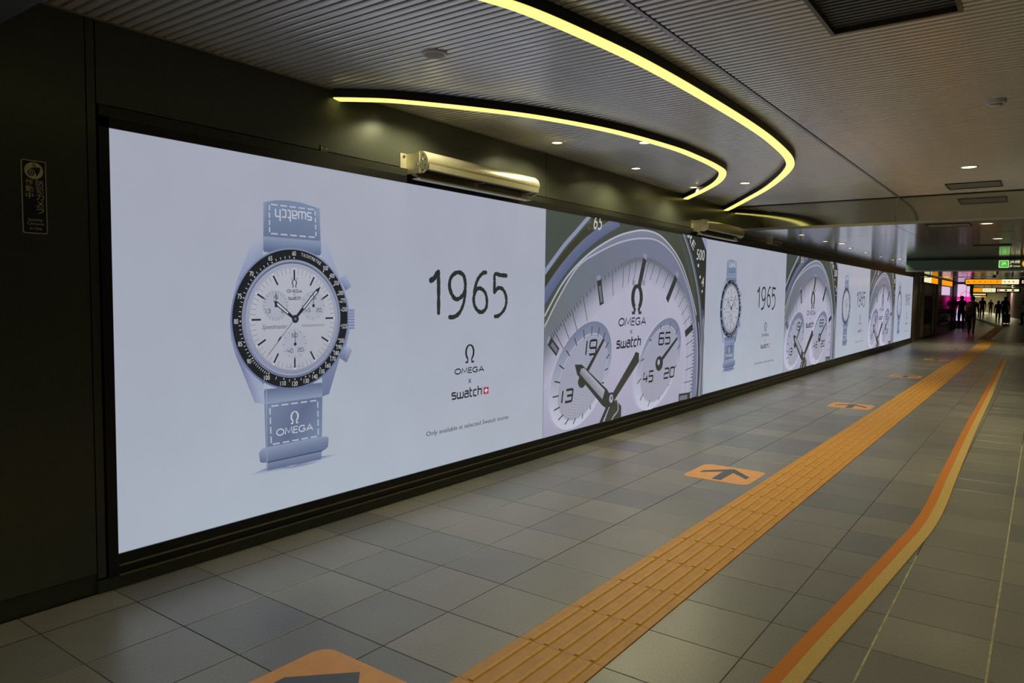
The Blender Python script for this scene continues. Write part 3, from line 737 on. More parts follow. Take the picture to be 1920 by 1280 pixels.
downlight(2.919, 5.508, ZC, .068, ROOM_E, 'larger lit downlight in the slats beyond the smoke detector', 125, G2)
# unseen lamps added right of the view and behind the camera, lighting floor and wall
for x, y, w_ in ((2.92,-4.2,'walkway_rear'),(1.0,-4.2,'wall_side_rear'),(4.6,-4.2,'right_rear'),(4.6,-.1,'right_front'),(4.6,2.7,'right_middle'),(4.6,5.5,'right_far')):
    downlight(x, y, ZC, .068, ROOM_E, 'added unseen downlight lighting the concourse from outside the view', 150, 'added unseen downlights', w_)
G3 = 'downlights in the lower ceiling beside the screen'
for y in (8.43, 9.81, 11.62, 13.04, 14.68, 16.15, 17.56): downlight(.70, y, ZL, .045, SPOT_E*.75, 'small lit downlight in the lower ceiling alongside the screen', 120, G3)
for x, y in ((.82,10.40),(.90,15.73)): downlight(x, y, ZL, .062, SPOT_E, 'wider lit downlight in the lower ceiling alongside the screen', 120, G3)
G4 = 'downlights along the walkway'
for y in (7.79, 10.32, 24.57): downlight(2.95, y, ZL, .068, ROOM_E, 'lit downlight in the lower ceiling over the tactile walkway', 130, G4)
for x, y in ((.69, 24.5), (.85, 25.6)): downlight(x, y, ZL, .062, ROOM_E, 'lit downlight in the lower ceiling past the end of the screen', 130, G4)
for y, w_ in ((9., 'lower_right_first'), (12.5, 'lower_right_second'), (16., 'lower_right_third'), (20., 'lower_right_fourth'), (25., 'lower_right_fifth')):  # row of lamps added out of view to brighten the floor further along
    downlight(4.9, y, ZL, .068, ROOM_E, 'added unseen downlight over the far side of the lower ceiling', 130, 'added unseen downlights', w_)

t = thing('ceiling_speaker', 'round white ceiling speaker set in the slats', 'speaker', (.964, .397, ZC))
MB().lathe((0, 0, 0), [(.050, -.005), (.056, -.010), (.064, -.009), (.068, .002)], 36).build('rim', M['white'], t, True)
MB().lathe((0, 0, 0), [(0, -.007), (.03, -.0065), (.052, -.005)], 36).build('grille', M['grille'], t, True)
t = thing('smoke_detector', 'white smoke detector hanging from the slats', 'smoke detector', (3.24, 2.975, ZC))
MB().lathe((0, 0, 0), [(.055, .004), (.056, -.012), (.052, -.022), (.040, -.027)], 36).build('housing', M['white'], t, True)
MB().lathe((0, 0, 0), [(.034, -.024), (.034, -.030)], 30).build('smoke_inlet', M['black'], t, True)
MB().lathe((0, 0, 0), [(.034, -.030), (.032, -.036), (.020, -.040), (0, -.041)], 30).build('sensor_cap', M['white'], t, True)

def vent(x0, x1, y0, y1, z, label, n, dark=True):
    t = thing('air_vent', label, 'vent', ((x0+x1)/2, (y0+y1)/2, z))
    hx, hy = (x1-x0)/2, (y1-y0)/2
    MB().box(-hx, -hy, .045, hx, hy, .06).build('vent_back', M['black'], t)
    for b in ((-hx-.012, -hy-.01, -.006, -hx+.006, hy+.01, .06), (hx-.006, -hy-.01, -.006, hx+.012, hy+.01, .06), (-hx, hy-.004, -.004, hx, hy+.01, .06), (-hx, -hy-.01, -.004, hx, -hy+.004, .06)):
        MB().box(*b).build('vent_frame', M['steeld'], t)
    st = (y1-y0)/n
    me = MB().box(-hx, -st*.28, .0, hx, st*.28, .02).mesh('louver', M['beam'])
    for k in range(n): link('louver', me, t, (0, -hy+(k+.5)*st, .02))
vent(VX0, VX1, VY0, VY1, ZC, 'large dark louvered air vent sunk into the slatted ceiling', 22)
def hatch(x0, x1, y0, y1, z, label):
    t = thing('ceiling_hatch', label, 'hatch', ((x0+x1)/2, (y0+y1)/2, z))
    hx, hy = (x1-x0)/2, (y1-y0)/2
    MB().box(-hx, -hy, -.004, hx, hy, .002).build('hatch_door', M['hatch'], t)
    for b in ((-hx-.012, -hy, -.008, -hx, hy, .002), (hx, -hy, -.008, hx+.012, hy, .002), (-hx-.012, hy, -.008, hx+.012, hy+.012, .002), (-hx-.012, -hy-.012, -.008, hx+.012, -hy, .002)):
        MB().box(*b).build('hatch_rim', M['fascia'], t)
hatch(2.64, 3.11, 6.54, 6.97, ZC, 'access hatch in the slats just before the ceiling curves down')
hatch(2.35, 2.78, 7.62, 8.0, ZL, 'access hatch in the lower ceiling right after the curve')
t = thing('line_diffuser', 'long dark slot diffuser in the lower ceiling', 'vent', (2.81, 11.8, ZL))
MB().box(-.26, -.12, -.01, .26, .12, .002).build('diffuser_body', M['fascia'], t)
for k in range(3): MB().box(-.25, -.09+k*.07, -.016, .25, -.05+k*.07, -.010).build('diffuser_blade', M['beam'], t)

# ================================================================== wall fittings
def wall_tube(y0, L, label, detail=True):
    """half-round stainless fitting held off the wall by end brackets"""
    t = thing('stainless_wall_fitting', label, 'wall fitting', (0, y0, 2.31), 'stainless tubes above the screen')
    ax, r = .125, .074
    # bracket: plate on the wall and an arm out to the end cap
    MB().box(0, -.066, -.072, .006, 0, .066).box(0, -.008, -.070, ax, 0, .066).build('bracket', M['steel'], t)
    for z in (-.05, .045): MB().prism([(-.033+.010*math.cos(a*PI/4), z+.010*math.sin(a*PI/4)) for a in range(8)], 0, .006, .012).build('screw', M['steeld'], t)
    cap = [(ax+r*math.cos(2*PI*i/28), r*math.sin(2*PI*i/28)+.002) for i in range(28)]
    MB().prism(cap, 1, -.004, .012).build('end_cap', M['steel'], t, True)
    for i in range(9):
        a = 2*PI*i/9+.3; q = (ax+.056*math.cos(a), .056*math.sin(a))
        MB().prism([(q[0]+.005*math.cos(b*PI/3), q[1]+.005*math.sin(b*PI/3)) for b in range(6)], 1, -.007, -.003).build('vent_hole', M['black'], t)
    for q in ((ax-.02, -.012), (ax+.022, .016)):
        MB().prism([(q[0]+.009*math.cos(b*PI/5), q[1]+.009*math.sin(b*PI/5)) for b in range(10)], 1, -.010, -.003).build('bolt', M['trim'], t)
    # curved cover: top and front
    pr = [(ax-.070, .03)]+[(ax+r*math.cos(a), r*math.sin(a)+.004) for a in [math.radians(150-i*165/18) for i in range(19)]]
    inner = [(ax+(p[0]-ax)*.93, p[1]*.93) for p in reversed(pr)]
    MB().prism(pr+inner, 1, .012, L).build('cover', M['steel'], t, True)
    MB().box(ax+.028, .012, -.050, ax+.072, L, -.012).build('front_rail', M['steel'], t)
    MB().box(ax-.03, .03, -.052, ax+.034, L-.06, -.044).build('louver_slot', M['black'], t)
    MB().box(ax-.05, L*.50-.01, -.056, ax+.03, L*.50+.01, -.043).build('divider', M['steel'], t)
    MB().box(ax-.05, L-.06, -.056, ax+.03, L-.002, -.043).build('end_plate', M['steel'], t)
    MB().prism([(ax-.075, -.078), (ax-.020, -.100), (ax-.020, -.095), (ax-.050, -.046), (ax-.075, -.046)], 1, -.002, L).build('lower_rail', M['steel'], t)
    MB().box(ax-.066, -.004, -.108, ax-.006, L+.004, -.101).build('rail_lip', M['white'], t)
    MB().prism(cap, 1, L, L+.010).build('end_cap', M['steel'], t, True)
wall_tube(1.178, 1.31, 'stainless half-round fitting above the first watch picture, beside the bracket screws')
wall_tube(6.16, 1.31, 'stainless half-round fitting above the screen under the end of the slatted ceiling')
t = thing('wall_box', 'small grey box on the bronze wall under the lower ceiling', 'box', (0, 9.32, 2.305))
MB().prism([(0, -.035), (.11, -.04), (.12, -.01), (.10, .04), (0, .045)], 1, -.24, .24).build('housing', M['steel2'], t)
MB().box(.0, -.25, -.04, .10, -.24, .04).build('end_cap', M['steel'], t)
t = thing('small_plate', 'tiny metal plate screwed to the wall above the screen', 'plate', (0, .474, 2.296))
MB().box(0, -.026, -.018, .004, .026, .018).build('plate', M['steeld'], t)
for s in (-1, 1): MB().prism([(s*.017+.004*math.cos(a*PI/3), .004*math.sin(a*PI/3)) for a in range(6)], 0, .004, .006).build('screw', M['steel'], t)

# security camera sign
t = thing('security_sign', 'narrow navy security camera sign with Japanese lettering on the bronze wall', 'sign', (0, -1.089, 1.829))
def rrect(x0, y0, x1, y1, r, n=5):
    out = []
    for cx_, cy_, a0 in ((x1-r, y1-r, 0), (x0+r, y1-r, 90), (x0+r, y0+r, 180), (x1-r, y0+r, 270)):
        out += [(cx_+r*math.cos(math.radians(a0+90*i/n)), cy_+r*math.sin(math.radians(a0+90*i/n))) for i in range(n+1)]
    return out
MB().prism(rrect(-.048, -.156, .048, .156, .009), 0, 0, .003).build('border', M['cream'], t)
MB().prism(rrect(-.0445, -.1525, .0445, .1525, .007), 0, .003, .0036).build('plate', M['navy'], t)
d = MB(); d.prism([(.036*math.cos(i*PI/16), .112+.036*math.sin(i*PI/16)) for i in range(32)], 0, .0036, .0040)
d.build('emblem_disc', M['cream'], t)
e = MB(); X = .0042
e.add([(X,-.018,.120),(X,.004,.127),(X,.026,.127),(X,.022,.108),(X,.010,.088),(X,.006,.102)], [(0,1,2,3,4,5)])
e.add([(X,-.004,.127),(X,-.001,.127),(X,-.001,.146),(X,-.004,.146)], [(0,1,2,3)]); e.add([(X,.003,.127),(X,.006,.127),(X,.006,.144),(X,.003,.144)], [(0,1,2,3)])
for r, x, mi in ((.0165, X+.0002, 1), (.0135, X+.0004, 0), (.0085, X+.0006, 1), (.0050, X+.0008, 0)):
    e.add([(x, -.012+r*math.cos(i*PI/10), .102+r*math.sin(i*PI/10)) for i in range(20)], [tuple(range(20))], mi)
e.build('camera_emblem', [M['navy'], M['cream']], t)
l = MB()
for i, ch in enumerate('防犯カメラ'): text_mesh(l, ch, (.006, .046-i*.0290, .0365, .0735-i*.0290), .0040)
for i, ch in enumerate('作動中'): text_mesh(l, ch, (-.0335, .049-i*.0280, -.0045, .0750-i*.0280), .0040)
text_mesh(l, 'Security', (-.027, -.1075, .030, -.0905), .0040); text_mesh(l, 'Cameras', (-.031, -.1195, .034, -.1080), .0040); text_mesh(l, 'in Use', (-.021, -.1400, .025, -.1275), .0040)
l.build('lettering', M['cream'], t)

# ================================================================== floor markings
# tactile strip
tp = thing('tactile_paving', 'yellow ribbed tactile guide path running along the tiled floor', 'tactile paving', (0, 0, 0))
blk = MB(); blk.box(.001, .001, -.006, .399, .399, .003)
for k in range(5):
    xc = .055+k*.0725
    blk.prism([(xc-.015, .003), (xc-.009, .0072), (xc+.009, .0072), (xc+.015, .003)], 1, .008, .392, 1)
bme = blk.mesh('ribbed_block', [M['yellow'], M['rib']])
for iy in range(-12, 70): link('ribbed_block', bme, tp, (1.828, iy*.4, 0))
dot = MB(); dot.box(.003, .003, -.006, .397, .397, .003)
for i in range(5):
    for j in range(5): dot.cyl((.06+i*.07, .06+j*.07), .016, .010, .003, .008, 8, 1)
dme = dot.mesh('dotted_block', [M['yellow'], M['rib']])
for iy in range(70, 74): link('dotted_block', dme, tp, (1.828, iy*.4, 0))
for i in range(4): link('ribbed_block', bme, tp, (1.828+(i+1)*.4, 27.6, 0)).rotation_euler.z = 0
for iy in range(74, 112): link('ribbed_block', bme, tp, (1.60-.004*(iy-74), iy*.4, 0))
MB().prism([(1.55, 44.4), (1.95, 44.9), (-.55, 66), (-.95, 65)], 2, -.002, .004).build('guide_branch', M['yellow'], tp)

def sticker(y0, label):
    t = thing('arrow_sticker', label, 'floor sticker', (1.508, y0, 0), 'orange arrow stickers on the floor')
    MB().prism(rrect(-.262, 0, .262, .525, .07), 2, .0, .0014).build('sticker_sheet', M['orange'], t)
    A = [(1.512,3.523),(1.32,3.327),(1.32,3.245),(1.466,3.387),(1.476,3.10),(1.550,3.10),(1.550,3.39),(1.701,3.246),(1.701,3.33)]
    pts = [(x-1.508, y_-3.053) for x, y_ in A]
    MB().prism(pts, 2, .0014, .0020).build('arrow_mark', M['arrow'], t)
sticker(-1.07, 'orange arrow floor sticker below the first whole watch picture, next to the tactile path')
sticker(3.053, 'orange arrow floor sticker in front of the first enlarged dial picture')
sticker(7.83, 'orange arrow floor sticker in front of the second whole watch picture')
sticker(12.61, 'orange arrow floor sticker in front of the second enlarged dial picture')
sticker(17.45, 'orange arrow floor sticker in front of the third whole watch picture')
sticker(22.3, 'orange arrow floor sticker near the far end of the screen')

t = thing('floor_mat_strip', 'long two-tone orange and cream strip curving along the tiles', 'floor strip', (0, 0, 0))
path = catmull([(2.66,-1.1),(2.735,-.5),(2.79,.05),(2.813,.306),(2.84,.734),(2.89,1.386),(2.952,2.255),(2.984,2.76),(2.991,3.374),(2.975,4.255),(2.958,5.5),(2.935,7.3),(2.903,11.3),(2.815,18.9)], 10)
m1 = MB(); ribbon(m1, path, 0, .058, .0, .006); m1.build('orange_band', M['matO'], t)
m2 = MB(); ribbon(m2, path, -.062, 0, .0, .006); m2.build('cream_band', M['matC'], t)

# ================================================================== hanging guide signs
def emis(name, rgb_, k=1.): return mat(name, rgb_, .5, 0, .02, 4, 0, k)
M['s_green'] = emis('lit_green', (60, 190, 60), .9); M['s_white'] = emis('lit_cream', (250, 246, 190), .9); M['s_orange'] = emis('lit_orange', (255, 160, 20), .95)
M['s_dark'] = mat('dark_green_sign_face', (84, 112, 82), .3, 0, .08, 3)
M['s_ink'] = mat('sign_ink', (60, 40, 10), .6); M['s_mag'] = emis('lit_magenta', (250, 40, 160), .9); M['s_pink'] = emis('lit_pale_pink', (226, 196, 226), .9)
M['s_blue'] = emis('lit_pale_blue', (170, 205, 235), .8)
YS = 15.75
t = thing('railway_sign', 'long dark green hanging sign with lit JR lines lettering', 'sign', (0, YS, 0))
MB().box(1.03, 0, 2.075, 5.4, .28, 2.295).build('sign_box', M['s_dark'], t)
MB().box(1.03, .02, 2.295, 5.4, .26, ZL).build('mounting_rail', M['fascia'], t)
MB().box(1.02, -.008, 2.060, 5.41, .29, 2.078).build('sign_edge', M['trim'], t)
MB().prism(rrect(2.738, 2.122, 2.912, 2.272, .015), 1, -.006, 0).build('emblem_border', M['s_white'], t)
MB().prism(rrect(2.748, 2.132, 2.902, 2.262, .010), 1, -.009, -.006).build('emblem', M['s_green'], t)
l = MB(); text_mesh_y(l, 'JR', (2.782, 2.162, 2.872, 2.234), -.010); text_mesh_y(l, 'JR線', (2.925, 2.200, 3.100, 2.272), -.004); text_mesh_y(l, 'JR Lines', (2.925, 2.125, 3.105, 2.175), -.004)
l.build('lettering', M['s_white'], t)
MB().prism([(3.21+.075*math.cos(i*PI/14), 2.20+.075*math.sin(i*PI/14)) for i in range(28)], 1, -.008, 0).build('line_symbol', M['s_orange'], t)
MB().prism([(3.21+.045*math.cos(i*PI/14), 2.20+.045*math.sin(i*PI/14)) for i in range(28)], 1, -.010, -.008).build('symbol_centre', M['s_white'], t)

def exit_sign(y, x0, xm, x1, z0, z1, label, blackend=0.):
    t = thing('hanging_sign', label, 'sign', (0, y, 0), 'lit orange and cream signs hung across the walkway')
    MB().box(x0-.03, 0, z0-.03, x1+.03, .2, z1+.03).build('sign_box', M['fascia'], t)
    MB().box(x0, -.01, z0, xm, 0, z1).build('orange_face', M['s_orange'], t)
    MB().box(xm, -.01, z0, x1, 0, z1).build('cream_face', M['s_white'], t)
    h = z1-z0; rr = random.Random(int(y))
    for k in range(6):
        u = x0+(xm-x0)*(k+.5)/6.3; MB().box(u-.03, -.013, z0+h*.45, u+.03*rr.uniform(.1, 1), -.010, z0+h*.57).build('mark', M['s_ink'], t)
    for k in range(3):
        u = xm+(x1-xm)*(k+.7)/4; MB().box(u-.02, -.013, z0+h*.42, u+.02, -.010, z0+h*.60).build('mark', M['s_ink'], t)
    for u in (x0+.2, x1-.2): MB().box(u-.015, .08, z1+.03, u+.015, .11, ZL+.01 if y < 44 else 2.7).build('hanger', M['steeld'], t)
    if blackend:
        MB().box(x1+.03, 0, z0-.03, x1+blackend, .2, z1+.03).build('end_box', M['fascia'], t)
        MB().box(x1+.08, -.008, z0+h*.2, x1+blackend-.1, 0, z0+h*.8).build('end_face', M['s_white'], t)
        for k in range(3):
            MB().box(x1+.1+k*(blackend-.2)/3, -.012, z0+h*.3, x1+.1+k*(blackend-.2)/3+.12, -.008, z0+h*.7).build('colour_mark', M['s_mag'] if k == 0 else M['s_ink'], t)
exit_sign(27.0, 1.325, 2.358, 2.83, 1.998, 2.155, 'lit orange and cream hanging sign closest behind the green railway sign', .55)
exit_sign(50.0, -.198, .505, 1.15, 1.96, 2.19, 'lit orange and cream hanging sign over the walking crowd', 1.25)
t = thing('hanging_sign', 'thin lit sign farthest down the concourse', 'sign', (0, 72, 0), 'lit orange and cream signs hung across the walkway')
MB().box(-1.75, 0, 1.72, -.45, .2, 2.07).build('sign_box', M['fascia'], t)
MB().box(-1.72, -.01, 1.92, -.55, 0, 2.02).build('cream_face', M['s_white'], t); MB().box(-1.72, -.01, 1.74, -.9, 0, 1.82).build('cream_face', M['s_white'], t); MB().box(-.9, -.01, 1.74, -.5, 0, 1.82).build('orange_face', M['s_orange'], t)
for u in (-1.5, -.7): MB().box(u-.02, .08, 2.07, u+.02, .12, 2.7).build('hanger', M['steeld'], t)
t = thing('security_camera', 'boxy grey camera hung under the ceiling before the orange sign', 'camera', (2.35, 24.0, 2.15))
MB().box(-.02, -.10, -.075, .105, .16, .075).build('housing', M['steel'], t); MB().box(-.105, -.04, -.02, -.02, .12, .07).build('mount', M['black'], t); MB().box(-.03, .0, .07, .03, .06, .235).build('stem', M['steeld'], t)
t = thing('ceiling_rail', 'thin pale rail spanning the ceiling beside the grey camera', 'rail', (0, 25.6, 0))
MB().box(.1, 0, 2.19, 5.2, .05, 2.215).build('rail', M['trim'], t)
for u in (.4, 2.7, 5.): MB().box(u-.012, .015, 2.215, u+.012, .035, ZL+.005).build('hanger', M['steeld'], t)

# ================================================================== shop fronts past the screen
t = thing('steel_pilaster', 'stainless pilaster right after the end of the screen', 'pilaster', (0, 25.0, 0))
MB().box(-.3, 0, 0, .03, .85, ZL+.03).build('cladding', M['steel2'], t); MB().box(-.3, .86, 0, .02, 1.40, ZL+.03).build('cladding', M['steeld'], t); MB().box(-.3, 1.41, 0, .03, 1.86, ZL+.03).build('cladding', M['steel2'], t)
t = thing('glazed_booth', 'bronze booth front with a dark window beside the steel pilaster', 'booth', (0, 26.9, 0))
MB().box(-.4, 0, 0, .0, 4.2, ZL+.03).build('wall_cladding', M['steel2'], t)
MB().box(.0, .55, .12, .03, 3.55, 2.02).build('door_panel', M['steeld'], t)
o = MB().box(.03, .75, .86, .04, 2.75, 1.58).build('window', M['glass'], t)
MB().box(.03, .75, .10, .038, 2.75, .82).build('lower_panel', M['glass'], t)
for a, b in ((.50, .58), (3.5, 3.62)): MB().box(.0, a, .0, .06, b, 2.04).build('door_jamb', M['steel2'], t)
MB().box(0, .0, 0, .05, 4.2, .10).build('kick_plate', M['base'], t)
def fascia_sign(t, y0, y1, cream):
    o = MB().box(.0, y0, 2.05, .07, y1, 2.30).build('fascia_sign', M['fascia'], t)
    if cream: MB().box(.07, y0+.05, 2.07, .08, y0+cream, 2.28).build('cream_face', M['s_white'], o)
    MB().box(.07, y0+(cream or .05), 2.07, .08, y1-.05, 2.28).build('orange_face', M['s_orange'], o)
fascia_sign(t, .05, 4.15, 2.0)
t = thing('steel_column', 'slim stainless column with a button panel between booth and kiosk', 'column', (0, 31.1, 0))
MB().box(-.4, 0, 0, .10, 1.15, ZL+.03).build('cladding', M['steel2'], t); MB().box(.10, .35, .95, .115, .85, 1.45).build('button_panel', M['trim'], t)
for k in range(3): MB().box(.115, .5, 1.02+k*.13, .125, .7, 1.10+k*.13).build('button', M['black'], t)
t = thing('ticket_kiosk', 'stainless kiosk with three dark windows under a white panel', 'kiosk', (0, 32.25, 0))
MB().box(-.5, 0, 0, .0, 4.6, ZL+.03).build('body', M['steel2'], t)
for z0, z1 in ((1.20, 1.60), (.80, 1.15), (.42, .76)):
    MB().box(.0, .25, z0, .006, 4.3, z1).build('window', M['glass'], t); MB().box(.0, .15, z0-.04, .05, 4.4, z0).build('window_sill', M['steel'], t)
for k in range(3): MB().box(.0, .25+k*1.36, 1.66, .012, .25+k*1.36+1.30, 2.03).build('white_panel', M['s_pink'], t)
fascia_sign(t, .1, 4.5, 0)
t = thing('dark_pillar', 'dark pillar between the kiosk and the pink poster', 'pillar', (0, 36.9, 0))
MB().box(-.5, 0, 0, .0, 1.0, 2.6).build('cladding', M['steeld'], t); MB().box(-.5, 1.0, 0, .02, 3.1, 2.6).build('cladding', M['fascia'], t)
t = thing('poster_lightbox', 'lit pink and white poster box behind the two walkers', 'poster', (0, 41, 0))
MB().box(-.55, .0, 0, .60, .3, 2.36).build('box', M['fascia'], t)
MB().box(-.5, -.02, .40, .31, 0, 2.26).build('poster_sheet', M['s_pink'], t); MB().box(.33, -.02, 1.63, .47, 0, 2.16).build('side_sheet', M['s_pink'], t)
MB().box(-.5, -.03, 1.02, .31, -.02, 1.63).box(.33, -.03, 1.0, .58, -.02, 1.63).build('magenta_band', M['s_mag'], t)
for z in (1.42, 1.27, 1.16): MB().box(-.45, -.036, z, .05, -.03, z+.03).build('white_line', M['s_pink'], t)
ar = MB(); pth = [(.30+.22*math.cos(math.radians(a)), 1.63+.24*math.sin(math.radians(a))) for a in range(0, 181, 12)]
A, B = offs(pth, .015), offs(pth, -.015)
for i in range(len(pth)-1): ar.add([(A[i][0], -.034, A[i][1]), (A[i+1][0], -.034, A[i+1][1]), (B[i+1][0], -.034, B[i+1][1]), (B[i][0], -.034, B[i][1])], [(0,1,2,3)])
ar.build('arch_line', M['s_mag'], t)
MB().box(-.35, -.03, .5, .0, -.02, .8).build('blue_patch', M['s_blue'], t); MB().box(-.5, -.03, .0, .5, 0, .36).build('plinth', M['steel2'], t)

# far end of the concourse
wf = MB().box(-9, 112, 0, XR, 112.3, 2.9).build('wall_back', mat('beige_far_wall', (190, 176, 146), .6, 0, .1, .6))
tag(wf, 'dim beige wall closing the far end of the concourse', 'wall', kind='structure')
pw = MB().prism([(.60, 82.0), (3.55, 51.8), (XR, 44), (XR, 44.3), (3.75, 52.2), (.80, 82.3)], 2, 0, 2.9).build('wall_diagonal', mat('dusty_pink_wall', (150, 118, 128), .55, 0, .08, .5))
tag(pw, 'dusty pink wall slanting across the far walkway', 'wall', kind='structure')
lw = MB().box(-9, 41.5, 0, -8.7, 112, 2.9).build('wall_left_far', M['steel2']); tag(lw, 'bronze wall along the far left of the concourse', 'wall', kind='structure')
cf = MB().box(-9, 45, 2.7, XR, Y_END, 2.8).build('ceiling.002', M['lowceil']); tag(cf, 'ceiling over the far concourse', 'ceiling', kind='structure')
for xx, yy, lb in ((.95, 76., 'slim lit strip lamp above the second orange hanging sign'), (-1.0, 100., 'slim lit strip lamp above the tall person with the suitcase'), (-2.9, 108., 'slim lit strip lamp by the beige far wall')):
    zz = 2.7
    t = thing('strip_lamp', lb, 'lamp', (xx, yy, zz), 'strip lamps of the far concourse')
    MB().box(-.6, -.08, -.03, .6, .08, 0).build('housing', M['white'], t); MB().box(-.57, -.06, -.036, .57, .06, -.03).build('tube_lens', M['s_white'], t)
    ld = bpy.data.lights.new('tube', 'AREA'); ld.shape = 'RECTANGLE'; ld.size = 1.1; ld.size_y = .1; ld.energy = 150; ld.color = (1, .92, .55)
    lo = bpy.data.objects.new('tube', ld); COL.objects.link(lo); lo.parent = t; lo.location = (0, 0, -.05)

# ================================================================== people
def cloth(n, rgb_): return mat(n, rgb_, .8, 0, .15, 40)
def person(name, loc, h, face, top, legs, label, stride=.28, arms=(.25, -.25), hairlen=0., bend=0., sleeve=True):
    """a walking figure: skinned skeleton, looking along +Y before 'face' turns it"""
    s = h/1.70; V = []; E = []; R = []
    def v(x, y, z, r, par=None):
        V.append((x*s, y*s, z*s)); R.append(r*s)
        if par is not None: E.append((par, len(V)-1))
        return len(V)-1
    pel = v(0, 0, .92, .130); sp = v(0, bend*.3, 1.10, .118, pel); ch = v(0, bend*.7, 1.30, .135, sp); up_ = v(0, bend, 1.40, .105, ch)
    nk = v(0, bend+.01, 1.47, .052, up_); hd = v(0, bend+.02, 1.55, .078, nk); h2 = v(0, bend+.025, 1.615, .084, hd); v(0, bend+.02, 1.665, .052, h2)
    v(0, bend+.112, 1.575, .016, h2)                                   # nose
    for sd in (-1, 1): v(sd*.088, bend+.01, 1.585, .018, h2)           # ears
    for sd, sw in zip((-1, 1), (stride, -stride)):
        hip = v(sd*.085, 0, .86, .098, pel); kn = v(sd*.095, sw*.55+.03, .49, .062, hip); an = v(sd*.095, sw-.02, .09, .040, kn)
        hl = v(sd*.095, sw+.05, .045, .038, an); v(sd*.10, sw+.16, .032, .030, hl)
    for sd, sw in zip((-1, 1), arms):
        sh = v(sd*.165, bend, 1.38, .062, up_); el = v(sd*.225, bend+sw*.35-.02, 1.11, .043, sh); wr = v(sd*.235, bend+sw*.9+.03, .87, .028, el)
        pm = v(sd*.232, bend+sw+.04, .81, .030, wr)
        for k in range(4): 
            f0 = v(sd*.228, bend+sw+.02+k*.018, .765, .010, pm); v(sd*.215, bend+sw+.022+k*.018, .725-.006*abs(k-1.5), .009, f0)
        t0 = v(sd*.215, bend+sw+.075, .79, .010, pm); v(sd*.205, bend+sw+.09, .755, .009, t0)
    me = bpy.data.meshes.new('sk'); me.from_pydata(V, E, []); o = bpy.data.objects.new('sk', me); COL.objects.link(o)
    md = o.modifiers.new('skin', 'SKIN'); md.use_smooth_shade = True
    for i, r in enumerate(R):
        sv = me.skin_vertices[0].data[i]
        z = V[i][2]/s; wide = 1.28 if .9 < z < 1.42 and abs(V[i][0]) < .02 else 1.
        sv.radius = (r*wide, r*(.86 if wide > 1 else 1)); sv.use_root = (i == 0)
    sb = o.modifiers.new('sub', 'SUBSURF'); sb.levels = 2; sb.render_levels = 2
    dg = bpy.context.evaluated_depsgraph_get(); bme_ = bpy.data.meshes.new_from_object(o.evaluated_get(dg))
    bpy.data.objects.remove(o); bme_.name = 'body'
    bme_.materials.clear()
    for m_ in (M['skin'], top, legs, M['shoe']): bme_.materials.append(m_)
    for p in bme_.polygons:
        z = p.center.z/s; x = abs(p.center.x)/s
        if z > 1.455: k = 0
        elif x > .17 and z < (.89 if sleeve else 1.2): k = 0
        elif z > .90 or x > .175: k = 1
        elif z > .085: k = 2
        else: k = 3
        p.material_index = k
    lo = min(v_.co.z for v_ in bme_.vertices)
    t = thing(name, label, 'person', loc, 'walkers in the far concourse'); t.rotation_euler.z = face
    link('body', bme_, t, (0, 0, -lo))
    # hair cap following the skull
    H = MB(); n = 14; prof = [(0, .112), (.055, .100), (.090, .062), (.102, .012), (.098, -.035), (.074, -.072-hairlen)]
    for j in range(len(prof)-1):
        for i in range(n):
            a0, a1 = 2*PI*i/n, 2*PI*(i+1)/n
            def q(pf, a):
                r, z = pf
                if math.sin(a) > .35 and z < .05: z = max(z, .062); r = .094
                return (r*.92*math.cos(a)*s, (bend+.012+r*1.05*math.sin(a))*s, (1.585+z)*s-lo)
            H.add([q(prof[j], a0), q(prof[j], a1), q(prof[j+1], a1), q(prof[j+1], a0)], [(0, 1, 2, 3)])
    H.build('hair', M['hair'], t, True)
    return t
BK = cloth('black_jacket', (24, 24, 28)); BK2 = cloth('charcoal_coat', (34, 33, 34)); NV = cloth('dark_trousers', (26, 27, 32)); KH = cloth('khaki_trousers', (92, 78, 50))
GB = cloth('grey_blue_shirt', (92, 104, 118)); CR = cloth('cream_jacket', (186, 176, 120)); TN = cloth('tan_canvas', (120, 108, 74))
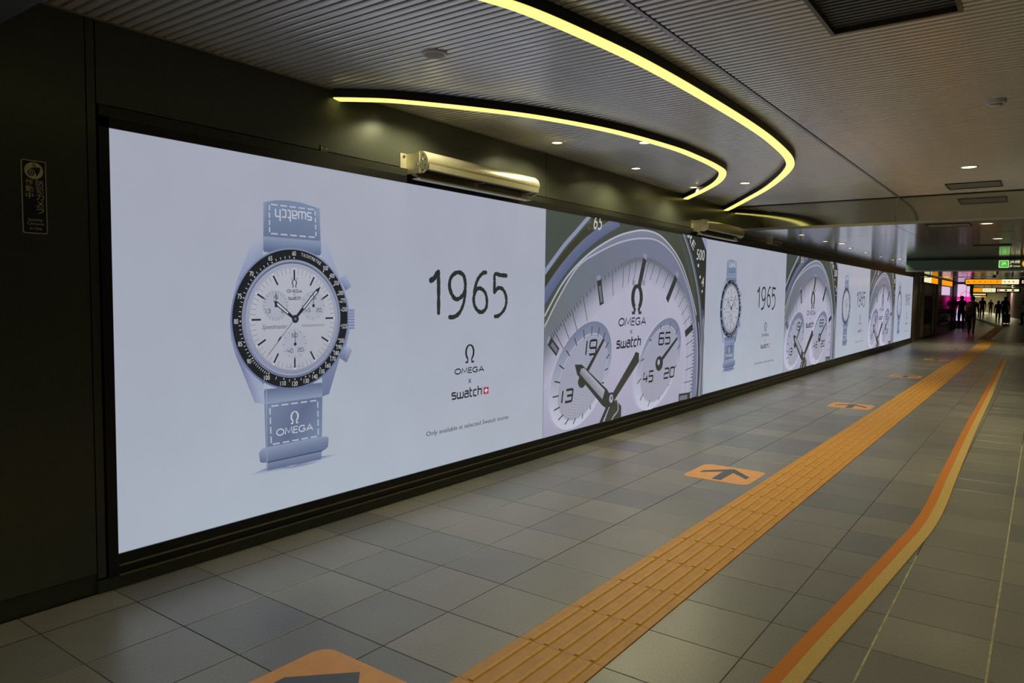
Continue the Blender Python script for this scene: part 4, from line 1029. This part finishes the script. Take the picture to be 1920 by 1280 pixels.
person('person', (.22, 41-.9, 0), 1.68, 0., BK, NV, 'person in black jacket standing before the pink poster', .06, (.05, -.05))
person('person', (1.07, 34.2, 0), 1.64, 0., GB, KH, 'person in grey-blue shirt and khaki trousers wearing a tan backpack', .20, (-.1, .28), bend=.05)
bp_ = thing('backpack', 'tan canvas backpack on the walker in the grey-blue shirt', 'backpack', (1.04, 33.97, 1.15))
bk = MB(); 
for k in range(7):
    pass
bk.lathe((0, 0, 0), [(.0, -.23), (.13, -.225), (.165, -.18), (.17, .0), (.155, .15), (.10, .215), (0, .225)], 18)
bk.v = [(x*.95, y*.62, z) for x, y, z in bk.v]
bk.build('bag', TN, bp_, True); MB().box(-.10, -.135, -.16, .10, -.09, .02).build('front_pocket', KH, bp_); 
for s_ in (-1, 1): MB().box(s_*.10-.02, .06, -.15, s_*.10+.02, .10, .24).build('strap', TN, bp_)
person('person', (-.26, 63.5, .004), 1.70, 0., BK2, NV, 'person in charcoal coat walking under the second orange sign', .15)
person('person', (-.66, 82.5, 0), 1.55, PI, BK, NV, 'person in dark clothes coming back from the far end', .12)
person('person', (1.24, 52.2, 0), 1.46, 0., BK, NV, 'short person in black walking beside the tall one with the suitcase', .14)
person('person', (1.55, 53.4, 0), 1.72, 0., BK2, NV, 'tall person in dark coat pulling a black suitcase', .12, (.0, .1))
person('person', (2.50, 51.5, 0), 1.42, 2.2, CR, NV, 'person with dark hair in a cream jacket by the pink wall', .14, hairlen=.04)
sc = thing('suitcase', 'black wheeled suitcase behind the tall person in dark coat', 'suitcase', (1.66, 52.6, 0))
MB().prism(rrect(-.21, .06, .21, .62, .05), 1, -.13, .13).build('shell', M['black'], sc)
for sx in (-.15, .15):
    for sy in (-.09, .09): MB().prism([(sy+.03*math.cos(i*PI/6), .03+.03*math.sin(i*PI/6)) for i in range(12)], 0, sx-.015, sx+.015).build('wheel', M['fascia'], sc)
MB().box(-.10, .05, .62, -.08, .07, .95).box(.08, .05, .62, .10, .07, .95).box(-.10, .05, .93, .10, .07, .96).build('handle', M['steeld'], sc)
